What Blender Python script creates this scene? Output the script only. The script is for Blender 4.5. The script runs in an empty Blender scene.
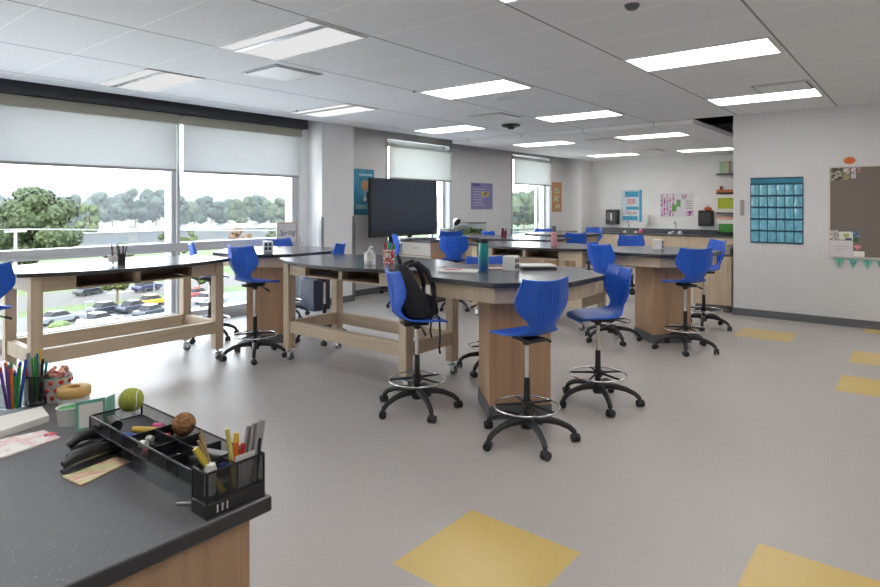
import bpy, bmesh, math, random
from mathutils import Vector, Matrix
random.seed(7)
PI = math.pi
D = bpy.data
SC = bpy.context.scene
COL = SC.collection
V = Vector

# ------------------------------------------------------------------ camera
F_PX, YAW, EYE, HY = 600.0, 0.681, 1.6, 205.4
cd = D.cameras.new('camera'); cam = D.objects.new('camera', cd); COL.objects.link(cam)
cd.sensor_width = 36.0; cd.lens = F_PX / 880 * 36.0
cd.shift_y = -(293.5 - HY) / 880.0
cd.clip_start = 0.05; cd.clip_end = 5000
cam.location = (0, 0, EYE); cam.rotation_euler = (PI / 2, 0, YAW)
SC.camera = cam
# ------------------------------------------------------------------ view, sky, sun
SC.view_settings.view_transform = 'Standard'; SC.view_settings.look = 'None'
SC.view_settings.gamma = 1.0; SC.view_settings.exposure = 1.72
SC.view_settings.use_curve_mapping = False
SC.cycles.max_bounces = 10; SC.cycles.diffuse_bounces = 6; SC.cycles.glossy_bounces = 4
SC.cycles.transmission_bounces = 6; SC.cycles.transparent_max_bounces = 16
SC.cycles.sample_clamp_indirect = 6.0
SC.cycles.use_denoising = True
SC.cycles.caustics_reflective = False; SC.cycles.caustics_refractive = False
SKY_STRENGTH, SUN_STRENGTH, LAMP_STRENGTH = 2.8, 2.5, 2.5
wd = D.worlds.new('sky'); SC.world = wd; wd.use_nodes = True
wn = wd.node_tree.nodes; wl = wd.node_tree.links
bg = wn['Background']; bg.inputs['Strength'].default_value = SKY_STRENGTH
tc = wn.new('ShaderNodeTexCoord'); sp = wn.new('ShaderNodeSeparateXYZ'); rp = wn.new('ShaderNodeValToRGB')
wl.new(tc.outputs['Generated'], sp.inputs[0]); wl.new(sp.outputs['Z'], rp.inputs[0])
rp.color_ramp.elements[0].position = 0.0; rp.color_ramp.elements[0].color = (1.0, 0.995, 0.985, 1)
rp.color_ramp.elements[1].position = 0.6; rp.color_ramp.elements[1].color = (0.72, 0.84, 1.0, 1)
wl.new(rp.outputs[0], bg.inputs['Color'])
sd = D.lights.new('sun', 'SUN'); sun = D.objects.new('sun', sd); COL.objects.link(sun)
sd.energy = SUN_STRENGTH; sd.angle = 0.01; sd.color = (1.0, 0.95, 0.86)
sun.rotation_euler = V((-0.55, 0.45, -0.75)).to_track_quat('-Z', 'Y').to_euler()

# ------------------------------------------------------------------ helpers
CY, SY = math.cos(YAW), math.sin(YAW)
def at(px, py, z):                      # pixel on a level plane -> world x, y
    r, u = (px - 440) / F_PX, (HY - py) / F_PX
    k = (z - EYE) / u
    return ((CY * r - SY) * k, (SY * r + CY) * k)
def on_x(px, py, X):                    # pixel on a plane x = X -> y, z
    r, u = (px - 440) / F_PX, (HY - py) / F_PX
    k = X / (CY * r - SY)
    return ((SY * r + CY) * k, EYE + u * k)
def on_y(px, py, Y):
    r, u = (px - 440) / F_PX, (HY - py) / F_PX
    k = Y / (SY * r + CY)
    return ((CY * r - SY) * k, EYE + u * k)

def srgb(c):
    if isinstance(c, str):
        c = [int(c[i:i + 2], 16) / 255 for i in (0, 2, 4)]
    return tuple((x / 12.92 if x <= 0.04045 else ((x + 0.055) / 1.055) ** 2.4) for x in c[:3]) + (1,)

def mat(name, color, rough=0.5, metal=0.0, noise=0.0, scale=8.0, stretch=(1, 1, 1), detail=3.0, coat=0.0, spec=0.5, bump=0.0, alpha=1.0, trans=0.0):
    m = D.materials.new(name); m.use_nodes = True
    n, l = m.node_tree.nodes, m.node_tree.links
    b = n['Principled BSDF']
    col = srgb(color)
    b.inputs['Base Color'].default_value = col
    b.inputs['Roughness'].default_value = rough; b.inputs['Metallic'].default_value = metal
    b.inputs['Specular IOR Level'].default_value = spec
    b.inputs['Coat Weight'].default_value = coat
    b.inputs['Alpha'].default_value = alpha
    b.inputs['Transmission Weight'].default_value = trans
    if noise > 0:
        t = n.new('ShaderNodeTexCoord'); mp = n.new('ShaderNodeMapping'); nz = n.new('ShaderNodeTexNoise'); r = n.new('ShaderNodeValToRGB')
        mp.inputs['Scale'].default_value = [scale * s for s in stretch]
        nz.inputs['Scale'].default_value = 1.0; nz.inputs['Detail'].default_value = detail
        l.new(t.outputs['Object'], mp.inputs[0]); l.new(mp.outputs[0], nz.inputs[0]); l.new(nz.outputs[0], r.inputs[0])
        e = r.color_ramp.elements
        e[0].position = 0.3; e[1].position = 0.7
        e[0].color = tuple(x * (1 - noise) for x in col[:3]) + (1,)
        e[1].color = tuple(min(1, x * (1 + noise)) for x in col[:3]) + (1,)
        l.new(r.outputs[0], b.inputs['Base Color'])
        if bump > 0:
            bp = n.new('ShaderNodeBump'); bp.inputs['Strength'].default_value = bump; bp.inputs['Distance'].default_value = 0.01
            l.new(nz.outputs[0], bp.inputs['Height']); l.new(bp.outputs[0], b.inputs['Normal'])
    return m

def speckle(name, base, fleck, rough, scale, thr=0.68, coat=0.0, base2=None, bscale=3.0):
    m = mat(name, base, rough, coat=coat)
    n, l = m.node_tree.nodes, m.node_tree.links; b = n['Principled BSDF']
    t = n.new('ShaderNodeTexCoord')
    nz = n.new('ShaderNodeTexNoise'); nz.inputs['Scale'].default_value = scale; nz.inputs['Detail'].default_value = 1.0
    l.new(t.outputs['Object'], nz.inputs[0])
    r = n.new('ShaderNodeValToRGB'); r.color_ramp.elements[0].position = thr; r.color_ramp.elements[1].position = thr + 0.05
    l.new(nz.outputs[0], r.inputs[0])
    n2 = n.new('ShaderNodeTexNoise'); n2.inputs['Scale'].default_value = bscale; n2.inputs['Detail'].default_value = 4
    l.new(t.outputs['Object'], n2.inputs[0])
    m1 = n.new('ShaderNodeMix'); m1.data_type = 'RGBA'
    m1.inputs[6].default_value = srgb(base); m1.inputs[7].default_value = srgb(base2 or base)
    l.new(n2.outputs[0], m1.inputs[0])
    m2 = n.new('ShaderNodeMix'); m2.data_type = 'RGBA'; m2.inputs[7].default_value = srgb(fleck)
    l.new(m1.outputs[2], m2.inputs[6]); l.new(r.outputs[0], m2.inputs[0]); l.new(m2.outputs[2], b.inputs['Base Color'])
    return m

def emis(name, color, strength):
    m = D.materials.new(name); m.use_nodes = True
    n, l = m.node_tree.nodes, m.node_tree.links
    n.remove(n['Principled BSDF'])
    e = n.new('ShaderNodeEmission'); e.inputs[0].default_value = srgb(color); e.inputs[1].default_value = strength
    l.new(e.outputs[0], n['Material Output'].inputs[0])
    return m

def glass(name, tint=(0.96, 0.965, 0.955), refl=0.06):
    m = D.materials.new(name); m.use_nodes = True
    n, l = m.node_tree.nodes, m.node_tree.links
    n.remove(n['Principled BSDF'])
    t = n.new('ShaderNodeBsdfTransparent'); t.inputs[0].default_value = tint + (1,)
    g = n.new('ShaderNodeBsdfGlossy'); g.inputs['Roughness'].default_value = 0.02
    lw = n.new('ShaderNodeLayerWeight'); lw.inputs[0].default_value = 0.5
    pw = n.new('ShaderNodeMath'); pw.operation = 'POWER'; pw.inputs[1].default_value = 4.0; l.new(lw.outputs['Facing'], pw.inputs[0])
    ml = n.new('ShaderNodeMath'); ml.operation = 'MULTIPLY_ADD'; ml.inputs[1].default_value = 0.6; ml.inputs[2].default_value = 0.03; l.new(pw.outputs[0], ml.inputs[0])
    mx = n.new('ShaderNodeMixShader')
    l.new(ml.outputs[0], mx.inputs[0]); l.new(t.outputs[0], mx.inputs[1]); l.new(g.outputs[0], mx.inputs[2])
    l.new(mx.outputs[0], n['Material Output'].inputs[0])
    return m

def cloth(name, color, through, translucent=0.5):
    """woven fabric: diffuse + translucent, with an even share of light passing straight through the weave"""
    m = D.materials.new(name); m.use_nodes = True
    n, l = m.node_tree.nodes, m.node_tree.links
    n.remove(n['Principled BSDF'])
    d = n.new('ShaderNodeBsdfDiffuse'); tl = n.new('ShaderNodeBsdfTranslucent'); tr = n.new('ShaderNodeBsdfTransparent')
    d.inputs[0].default_value = srgb(color); tl.inputs[0].default_value = srgb(color)
    a = n.new('ShaderNodeMixShader'); b = n.new('ShaderNodeMixShader')
    a.inputs[0].default_value = translucent; b.inputs[0].default_value = through
    l.new(d.outputs[0], a.inputs[1]); l.new(tl.outputs[0], a.inputs[2])
    l.new(a.outputs[0], b.inputs[1]); l.new(tr.outputs[0], b.inputs[2])
    l.new(b.outputs[0], n['Material Output'].inputs[0])
    return m

def blotch(name, colors, scale=20.0, stretch=(1, 1, 1), rough=0.6, kind='noise', detail=2.0):
    """printed / painted surface of several colours"""
    m = mat(name, colors[0], rough)
    n, l = m.node_tree.nodes, m.node_tree.links; b = n['Principled BSDF']
    t = n.new('ShaderNodeTexCoord'); mp = n.new('ShaderNodeMapping'); mp.inputs['Scale'].default_value = [scale * s for s in stretch]
    l.new(t.outputs['Object'], mp.inputs[0])
    r = n.new('ShaderNodeValToRGB'); r.color_ramp.interpolation = 'LINEAR' if kind == 'noise' else 'CONSTANT'
    if kind == 'voronoi':
        x = n.new('ShaderNodeTexVoronoi'); x.inputs['Scale'].default_value = 1.0
        l.new(mp.outputs[0], x.inputs[0]); s = n.new('ShaderNodeSeparateColor'); l.new(x.outputs['Color'], s.inputs[0]); l.new(s.outputs[0], r.inputs[0])
        lo, hi = 0.0, 1.0
    else:
        x = n.new('ShaderNodeTexNoise'); x.inputs['Scale'].default_value = 1.0; x.inputs['Detail'].default_value = detail
        l.new(mp.outputs[0], x.inputs[0]); l.new(x.outputs[0], r.inputs[0])
        lo, hi = 0.32, 0.68
    e = r.color_ramp.elements
    while len(e) < len(colors): e.new(0.5)
    k = len(colors)
    for i, c in enumerate(colors):
        e[i].position = lo + (hi - lo) * (i / (k - 1) if kind == 'noise' else i / k)
        e[i].color = srgb(c)
    l.new(r.outputs[0], b.inputs['Base Color'])
    return m

class MB:
    """collects shapes; build() links them as one mesh object"""
    def __init__(s): s.bm = bmesh.new(); s.mi = 0
    def _tag(s, n0):
        s.bm.faces.ensure_lookup_table()
        for f in s.bm.faces[n0:]: f.material_index = s.mi
    def box(s, x0, x1, y0, y1, z0, z1, M=None):
        n0 = len(s.bm.faces)
        P = [(x, y, z) for x in (x0, x1) for y in (y0, y1) for z in (z0, z1)]
        v = [s.bm.verts.new(M @ V(p) if M else p) for p in P]
        for f in ((0, 1, 3, 2), (4, 6, 7, 5), (0, 4, 5, 1), (2, 3, 7, 6), (0, 2, 6, 4), (1, 5, 7, 3)):
            s.bm.faces.new([v[i] for i in f])
        s._tag(n0); return s
    def prism(s, poly, z0, z1, M=None):
        n0 = len(s.bm.faces)
        a = [s.bm.verts.new(M @ V((x, y, z0)) if M else (x, y, z0)) for x, y in poly]
        b = [s.bm.verts.new(M @ V((x, y, z1)) if M else (x, y, z1)) for x, y in poly]
        k = len(poly)
        s.bm.faces.new(a[::-1]); s.bm.faces.new(b)
        for i in range(k): s.bm.faces.new((a[i], a[(i + 1) % k], b[(i + 1) % k], b[i]))
        s._tag(n0); return s
    def tube(s, pts, r, seg=10, cap=True):
        n0 = len(s.bm.faces)
        pts = [V(p) for p in pts]
        rs = r if isinstance(r, (list, tuple)) else [r] * len(pts)
        rings = []; ref = None
        for i, p in enumerate(pts):
            d = (pts[min(i + 1, len(pts) - 1)] - pts[max(i - 1, 0)]).normalized()
            if ref is None:
                ref = d.orthogonal().normalized()
            ref = (ref - d * ref.dot(d)).normalized(); w = d.cross(ref)
            rings.append([s.bm.verts.new(p + (ref * math.cos(2 * PI * k / seg) + w * math.sin(2 * PI * k / seg)) * rs[i]) for k in range(seg)])
        for a, b in zip(rings, rings[1:]):
            for k in range(seg): s.bm.faces.new((a[k], a[(k + 1) % seg], b[(k + 1) % seg], b[k]))
        if cap:
            s.bm.faces.new(rings[0][::-1]); s.bm.faces.new(rings[-1])
        s._tag(n0); return s
    def ring(s, c, R, r, seg=40, sec=8, axis='Z'):
        n0 = len(s.bm.faces); rr = []
        for i in range(seg):
            a = 2 * PI * i / seg; row = []
            for k in range(sec):
                b = 2 * PI * k / sec
                q = V(((R + r * math.cos(b)) * math.cos(a), (R + r * math.cos(b)) * math.sin(a), r * math.sin(b)))
                if axis == 'X': q = V((q.z, q.x, q.y))
                if axis == 'Y': q = V((q.x, q.z, q.y))
                row.append(s.bm.verts.new(V(c) + q))
            rr.append(row)
        for i in range(seg):
            A, B = rr[i], rr[(i + 1) % seg]
            for k in range(sec): s.bm.faces.new((A[k], B[k], B[(k + 1) % sec], A[(k + 1) % sec]))
        s._tag(n0); return s
    def lathe(s, prof, c=(0, 0, 0), seg=24):
        n0 = len(s.bm.faces); rings = []
        for r, z in prof:
            rings.append([s.bm.verts.new((c[0] + r * math.cos(2 * PI * k / seg), c[1] + r * math.sin(2 * PI * k / seg), c[2] + z)) for k in range(seg)])
        for a, b in zip(rings, rings[1:]):
            for k in range(seg): s.bm.faces.new((a[k], a[(k + 1) % seg], b[(k + 1) % seg], b[k]))
        if prof[0][0] > 1e-5: s.bm.faces.new(rings[0][::-1])
        if prof[-1][0] > 1e-5: s.bm.faces.new(rings[-1])
        s._tag(n0); return s
    def ball(s, c, r, sub=3, squash=(1, 1, 1), wob=0.0):
        n0 = len(s.bm.faces)
        g = bmesh.ops.create_icosphere(s.bm, subdivisions=sub, radius=1.0)
        for v in g['verts']:
            k = 1 + random.uniform(-wob, wob)
            v.co = V(c) + V((v.co.x * squash[0], v.co.y * squash[1], v.co.z * squash[2])) * r * k
        s._tag(n0); return s
    def build(s, name, m, parent=None, loc=None, rot=None, bevel=0.0, smooth=False, subsurf=0):
        bmesh.ops.remove_doubles(s.bm, verts=s.bm.verts, dist=1e-6)
        bmesh.ops.recalc_face_normals(s.bm, faces=s.bm.faces)
        if name in ('tabletop', 'desktop'):
            for f in s.bm.faces: f.material_index = 0 if abs(f.normal.z) > .5 else 1
        me = D.meshes.new(name); s.bm.to_mesh(me); s.bm.free()
        for x in (m if isinstance(m, (list, tuple)) else [m]): me.materials.append(x)
        o = D.objects.new(name, me); COL.objects.link(o)
        if parent: o.parent = parent
        if loc: o.location = loc
        if rot: o.rotation_euler = rot
        if smooth:
            for p in me.polygons: p.use_smooth = True
        if bevel:
            b = o.modifiers.new('bevel', 'BEVEL'); b.width = bevel; b.segments = 2; b.limit_method = 'ANGLE'; b.angle_limit = math.radians(40)
            for p in me.polygons: p.use_smooth = True
            if hasattr(me, 'set_sharp_from_angle'): me.set_sharp_from_angle(angle=math.radians(40))
        elif smooth and hasattr(me, 'set_sharp_from_angle'):
            me.set_sharp_from_angle(angle=math.radians(50))
        if subsurf:
            q = o.modifiers.new('sub', 'SUBSURF'); q.levels = q.render_levels = subsurf
        return o

def tag(o, label, cat, group=None, kind=None):
    o['label'] = label; o['category'] = cat
    if group: o['group'] = group
    if kind: o['kind'] = kind
    return o
def thing(name, label, cat, loc=(0, 0, 0), rz=0.0, group=None):
    o = D.objects.new(name, None); COL.objects.link(o); o.empty_display_size = 0.1
    o.location = loc; o.rotation_euler = (0, 0, rz)
    return tag(o, label, cat, group)
def struct(name, mb, m, **k):
    o = mb.build(name, m, **k)
    if o.parent is None: o['kind'] = 'structure'
    return o
def dup(root, loc, rz=0.0, label=None, group=None):
    def cp(o, par):
        c = o.copy(); COL.objects.link(c); c.parent = par
        for ch in kids[o]: cp(ch, c)
        return c
    kids = {}
    def walk(o):
        kids[o] = [x for x in o.children]
        for x in kids[o]: walk(x)
    walk(root)
    r = cp(root, None); r.location = loc; r.rotation_euler = (0, 0, rz)
    if label: r['label'] = label
    if group: r['group'] = group
    return r
def text_mesh(name, s, size, m, parent, loc, rot, extrude=0.0005, shear=0.0):
    c = D.curves.new(name, 'FONT'); c.body = s; c.size = size; c.extrude = extrude; c.align_x = 'CENTER'; c.align_y = 'CENTER'; c.shear = shear
    t = D.objects.new(name, c); COL.objects.link(t)
    bpy.context.view_layer.update()
    me = D.meshes.new_from_object(t.evaluated_get(bpy.context.evaluated_depsgraph_get()))
    D.objects.remove(t); D.curves.remove(c)
    o = D.objects.new(name, me); COL.objects.link(o); me.materials.clear(); me.materials.append(m)
    o.parent = parent; o.location = loc; o.rotation_euler = rot
    return o

# ------------------------------------------------------------------ materials
M_wall = mat('painted_wall', 'D6D6D7', 0.75, noise=0.02, scale=3)
M_wallf = mat('painted_wall_lit', 'EFEFEF', 0.75, noise=0.02, scale=3)  # wall paint lightened: brighter light at far end and column put into colour
M_wall2 = mat('painted_wall_grey', 'DCDCDD', 0.75, noise=0.02, scale=3)
M_base = mat('rubber_base', '66696E', 0.5)
M_dark = mat('void_dark', '1E1F21', 0.9)
M_pocket = mat('pocket_shadow', '4B4E54', 0.7)
M_casset = mat('shade_cassette', 'B4B2A2', 0.5)
M_frame = mat('window_frame', 'C9CBCC', 0.4)
M_shade = cloth('shade_fabric', 'CCCDCD', 0.05, 0.5)
M_shade2 = cloth('shade_fabric_cream', 'D3D5D2', 0.06, 0.5)
M_glass = glass('window_glass')
M_jar = glass('clear_plastic', (0.90, 0.93, 0.94))
M_wood = mat('light_oak', 'C8B59C', 0.5, noise=0.10, scale=2.0, stretch=(14, 14, 0.9), detail=4)
M_woodh = mat('light_oak_rail', 'C8B59C', 0.5, noise=0.10, scale=2.0, stretch=(0.9, 14, 14), detail=4)
M_woodd = mat('oak_panel', 'B99677', 0.5, noise=0.12, scale=2.0, stretch=(12, 12, 0.7), detail=4)
M_cubby = mat('cubby_inside', 'A8937F', 0.7)
M_top = speckle('resin_worktop', '5E6168', '83868B', 0.22, 260, 0.66, base2='575A61'); M_top.node_tree.nodes['Principled BSDF'].inputs['Specular IOR Level'].default_value = 0.32
M_edge = mat('worktop_edge', '36373B', 0.4)
M_desk = speckle('desk_worktop', '6C6C71', '98989C', 0.3, 170, 0.69, base2='606065'); M_desk.node_tree.nodes['Principled BSDF'].inputs['Specular IOR Level'].default_value = 0.8
M_blue = mat('blue_plastic', '1A5CCB', 0.36, noise=0.05, scale=40)
M_black = mat('black_plastic', '232427', 0.45)
M_chrome = mat('chrome', 'D9DADC', 0.14, metal=1.0)
M_steel = mat('brushed_steel', 'A9ABAD', 0.35, metal=0.9)
M_white = mat('white_plastic', 'E6E6E4', 0.4)
M_paper = mat('paper', 'E8E6E2', 0.7)
M_lamp = emis('lamp_diffuser', 'FDF9F3', LAMP_STRENGTH)
M_lampoff = mat('lamp_diffuser_dim', 'F2F4F5', 0.35)
M_lframe = mat('lamp_frame', 'E2E3E3', 0.5)
M_red = mat('red', 'B8302B', 0.45)
M_teal = mat('teal_enamel', '16808A', 0.3)
M_fabricb = mat('black_fabric', '26272C', 0.85, noise=0.25, scale=40, bump=0.4)
PEN = {k: mat('pen_' + k, c, 0.4) for k, c in dict(blue='1E4FB0', green='2E9A48', purple='7A4FA8', pink='D8578C', orange='E2772A', red='C0322E', black='232427', teal='1F9AA0', yellow='E0B53A', grey='9A9894').items()}

# ceiling tiles: 1.22 x 0.64 m grid lines (the long runners dark, the cross joints painted white as if lit)
def ceil_mat(name, base, x0, y0, px, py, amt=0.75):
    m = mat(name, base, 0.85)
    n, l = m.node_tree.nodes, m.node_tree.links; b = n['Principled BSDF']
    t = n.new('ShaderNodeTexCoord'); s = n.new('ShaderNodeSeparateXYZ'); l.new(t.outputs['Object'], s.inputs[0])
    def line(sock, off, per, wdt):
        a = n.new('ShaderNodeMath'); a.operation = 'SUBTRACT'; l.new(sock, a.inputs[0]); a.inputs[1].default_value = off - per * 40
        d = n.new('ShaderNodeMath'); d.operation = 'MODULO'; l.new(a.outputs[0], d.inputs[0]); d.inputs[1].default_value = per
        c = n.new('ShaderNodeMath'); c.operation = 'LESS_THAN'; l.new(d.outputs[0], c.inputs[0]); c.inputs[1].default_value = wdt
        return c.outputs[0]
    lx = line(s.outputs['X'], x0, px, 0.018); ly = line(s.outputs['Y'], y0, py, 0.014)
    nz = n.new('ShaderNodeTexNoise'); nz.inputs['Scale'].default_value = 45; nz.inputs['Detail'].default_value = 3
    l.new(t.outputs['Object'], nz.inputs[0])
    r = n.new('ShaderNodeValToRGB'); r.color_ramp.elements[0].position = .35; r.color_ramp.elements[1].position = .65
    c = srgb(base); r.color_ramp.elements[0].color = tuple(v * .96 for v in c[:3]) + (1,); r.color_ramp.elements[1].color = c
    l.new(nz.outputs[0], r.inputs[0])
    o = n.new('ShaderNodeMix'); o.data_type = 'RGBA'; o.inputs[7].default_value = tuple(v * (1 - amt) for v in c[:3]) + (1,)
    w_ = n.new('ShaderNodeMix'); w_.data_type = 'RGBA'; w_.inputs[7].default_value = (.98, .98, .98, 1)
    l.new(ly, w_.inputs[0]); l.new(r.outputs[0], w_.inputs[6])
    l.new(lx, o.inputs[0]); l.new(w_.outputs[2], o.inputs[6]); l.new(o.outputs[2], b.inputs['Base Color'])
    return m
M_ceil = ceil_mat('ceiling_tile', 'EEEFF0', -0.93, 2.69, 1.2225, 0.6425, 0.6)
M_ceil2 = ceil_mat('ceiling_tile_far', 'F0F0EF', -0.93, 2.69, 1.2225, 0.6425, 0.4)
M_floor = speckle('rubber_floor', 'BAB5B2', 'A09B98', 0.40, 120, 0.62, base2='B0ABA8', bscale=1.3)
M_floor.node_tree.nodes['Principled BSDF'].inputs['Specular IOR Level'].default_value = 0.7
M_yellow = speckle('rubber_floor_yellow', 'D6BC78', 'C3A862', 0.30, 120, 0.62, base2='D2B56A', bscale=2)

# ------------------------------------------------------------------ the room
XW, YR, YF, ZC, ZF = -7.8, 9.55, 15.9, 2.92, 2.85
XE, YB = 3.0, -3.0                       # right-hand and rear limits of the room
fl = MB()
YEL = {(-3, 0), (-3, 10), (-1, 9), (-1, 7), (-1, 1), (-1, 12)}
TX, TY = 0.618, 0.606
for i in range(-14, 6):
    for j in range(-9, 24):
        x0, y0 = i * TX, 1.95 + j * TY
        fl.mi = 1 if (i, j) in YEL else 0
        n0 = len(fl.bm.faces)
        v = [fl.bm.verts.new(p) for p in ((x0, y0, 0), (x0 + TX, y0, 0), (x0 + TX, y0 + TY, 0), (x0, y0 + TY, 0))]
        fl.bm.faces.new(v); fl._tag(n0)
fl.mi = 0; fl.box(-8.4, 3.4, -3.45, 16.35, -0.3, -0.01)
struct('floor', fl, [M_floor, M_yellow])
struct('ceiling', MB().box(-7.45, XE + .1, YB - .1, YR, ZC, ZC + 0.03), M_ceil)
c2 = MB().box(-7.42, -2.77, YR + .002, YF - .01, ZF, ZF + 0.03)
c2.box(-7.42, -2.77, YR + .002, YR + .03, ZF + .03, ZC - .002); c2.box(-2.80, -2.77, YR + .03, YF - .01, ZF + .03, ZF + .075)
struct('ceiling', c2, M_ceil2)
struct('roof_slab', MB().box(-8.2, XE + .3, YB - .3, YF + .3, 3.62, 3.8), M_dark)
struct('wall_right', MB().box(-2.2, XE + .1, YR, YR + 0.18, 0, 3.62).box(-2.2, -2.02, YR + .18, YF, 0, 3.62), M_wall)
struct('wall_far', MB().box(-8.2, -2.02, YF, YF + 0.2, 0, 3.62), M_wallf)
struct('wall_side', MB().box(XE, XE + .2, YB, YR, 0, 3.62), M_wall)
struct('wall_rear', MB().box(-8.2, XE + .2, YB - .2, YB, 0, 3.62), M_wall)
struct('column', MB().box(-8.1, -7.45, 6.22, 6.9, 0, 3.6), M_wallf, bevel=0.005)
struct('column', MB().box(-7.85, -7.34, 15.2, YF, 0, 3.6), M_wallf)
# window wall: big opening y -2.6 .. 6.25, then two small windows
W1 = [on_x(387, 177, XW)[0], on_x(449, 180, XW)[0]]; W2 = [on_x(512, 182, XW)[0], on_x(549, 184, XW)[0]]
SILL = 0.88
w = MB()
w.box(XW - .3, XW, YB, -2.6, 0, 3.62)
w.box(XW - .3, XW, -2.6, 6.05, 2.86, 3.62)
w.box(XW - .3, XW, -2.6, 6.05, -0.3, 0.075)
w.box(XW - .3, XW, 6.9, W1[0], 0, 3.62); w.box(XW - .3, XW, W1[1], W2[0], 0, 3.62); w.box(XW - .3, XW, W2[1], YF, 0, 3.62)
for a, b in (W1, W2):
    w.box(XW - .3, XW, a, b, 0, SILL); w.box(XW - .3, XW, a, b, 2.84, 3.62)
struct('wall_left', w, M_wall2)
struct('pocket_shadow_board', MB().box(XW, -7.56, YB, 6.03, 2.80, 2.95).box(XW, XW + .02, YB, 6.03, 2.72, 2.80), M_pocket)  # dark board: the shadow of the roller shade recess as colour
struct('wall_pier', MB().box(XW - .3, XW, 6.05, 6.22, 0, 3.62), M_wallf)
# skirting
bs = MB().box(-2.2, XE, YR - .012, YR, 0, 0.105); bs.box(-2.212, -2.2, YR - .012, YR + 3, 0, 0.105)
struct('baseboard_right', bs, M_base)
bl = MB().box(XW, XW + .012, 6.9, YF, 0, 0.105).box(-7.45, -7.438, 6.21, 6.91, 0, .105).box(XW, -7.438, 6.208, 6.22, 0, .105).box(XW, -7.438, 6.9, 6.912, 0, .105)
struct('baseboard_left', bl, M_base)
# corner guards on the column
for y in (6.222, 6.885):
    struct('trim_2' if y < 6.5 else 'trim_3', MB().box(-7.46, -7.445, y - .018, y + .03, 0.11, 1.42).box(-7.50, -7.445, y - .02, y - .012, 0.11, 1.42), M_steel)
struct('trim_4', MB().box(XW, XW + .02, on_x(372, 210, XW)[0] - .5, on_x(372, 210, XW)[0] - .42, .11, 1.3), M_steel)

# big window: frame members + panes
MUL = [-2.6, -0.2, 1.9, 4.0, 5.96]
wf = MB()
X0, X1 = XW - .16, XW - .01
wf.box(X0, X1 + .05, -2.6, 6.05, 0.075, 0.16)
wf.box(X0, X1 + .04, -2.6, 6.05, 0.98, 1.10).box(X1 + .03, X1 + .09, -2.6, 6.05, 0.985, 1.01)
wf.box(X0, X1, -2.6, 6.05, 2.74, 2.86)
for y in MUL:
    wf.box(X0 - .03, X1, y - .045, y + .045, 0.1, 2.8)
wf.box(X1, X1 + .05, 4.0 + .01, 4.0 + .05, 0.16, 2.7)
wf.box(X0, X1 + .005, 6.01, 6.05, 0.1, 2.8)
wo = struct('window_1', wf, M_frame)
for a, b in zip(MUL, MUL[1:]):
    for z0, z1 in ((0.16, 0.98), (1.10, 2.74)):
        MB().box(XW - .09, XW - .082, a + .045, b - .045, z0, z1).build('window_pane', M_glass, wo)
for k, (a, b) in enumerate((W1, W2)):
    f = MB()
    f.box(XW - .2, XW - .12, a, a + .06, SILL, 2.84).box(XW - .2, XW - .12, b - .06, b, SILL, 2.84)
    f.box(XW - .2, XW - .12, a, b, SILL, SILL + .06).box(XW - .2, XW - .12, a, b, 2.78, 2.84).box(XW - .2, XW - .12, b - .42, b - .37, SILL, 2.84)
    f.box(XW - .01, XW + .02, a - .035, a, SILL - .03, 2.84).box(XW - .01, XW + .02, b, b + .035, SILL - .03, 2.84).box(XW - .12, XW + .03, a - .03, b + .03, SILL - .03, SILL + .004)
    o = struct('window_%d' % (k + 2), f, M_frame)
    MB().box(XW - .165, XW - .158, a + .06, b - .06, SILL + .06, 2.78).build('window_pane', M_glass, o)

# roller shades
def shade(name_label, y0, y1, x, zt, zb, fab, cass=True, ztop=None):
    t = thing('roller_shade', name_label, 'shade', (x, (y0 + y1) / 2, zt)); t['group'] = 'roller shades'
    h = (y1 - y0) / 2
    MB().box(-.002, .0, -h + .03, h - .03, zb - zt, 0.02).build('shade_cloth', fab, t)
    MB().box(-.009, .009, -h + .03, h - .03, zb - zt - .02, zb - zt + .012).build('hem_bar', M_steel, t)
    if cass:
        MB().box(-.06, .055, -h, h, -.005, .115).box(-.02, .06, -h, h, .0, .008).build('cassette', M_casset, t, bevel=.004)
    else:
        MB().tube([(0, -h, .03), (0, h, .03)], .034, 12).build('roller_tube', fab, t)
        MB().box(-.04, .035, -h - .02, -h, -.01, .07).box(-.04, .035, h, h + .02, -.01, .07).build('bracket', M_white, t)
    return t
XS = -7.68
shade('wide white roller shade half drawn over the big window left of the mullion', 1.0, 3.98, XS, 2.68, 2.065, M_shade)
shade('white roller shade half drawn over the big window between mullion and column', 4.02, 5.97, XS, 2.68, 2.055, M_shade)
shade('white roller shade over unseen near end of the big window', -2.6, .97, XS, 2.68, 2.065, M_shade)
shade('cream roller shade on the small window behind the black display screen', W1[0] - .03, W1[1] + .03, XW + .06, 2.70, 2.11, M_shade2, False)
shade('cream roller shade on the far small window between two posters', W2[0] - .03, W2[1] + .03, XW + .06, 2.72, 2.13, M_shade2, False)

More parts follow.
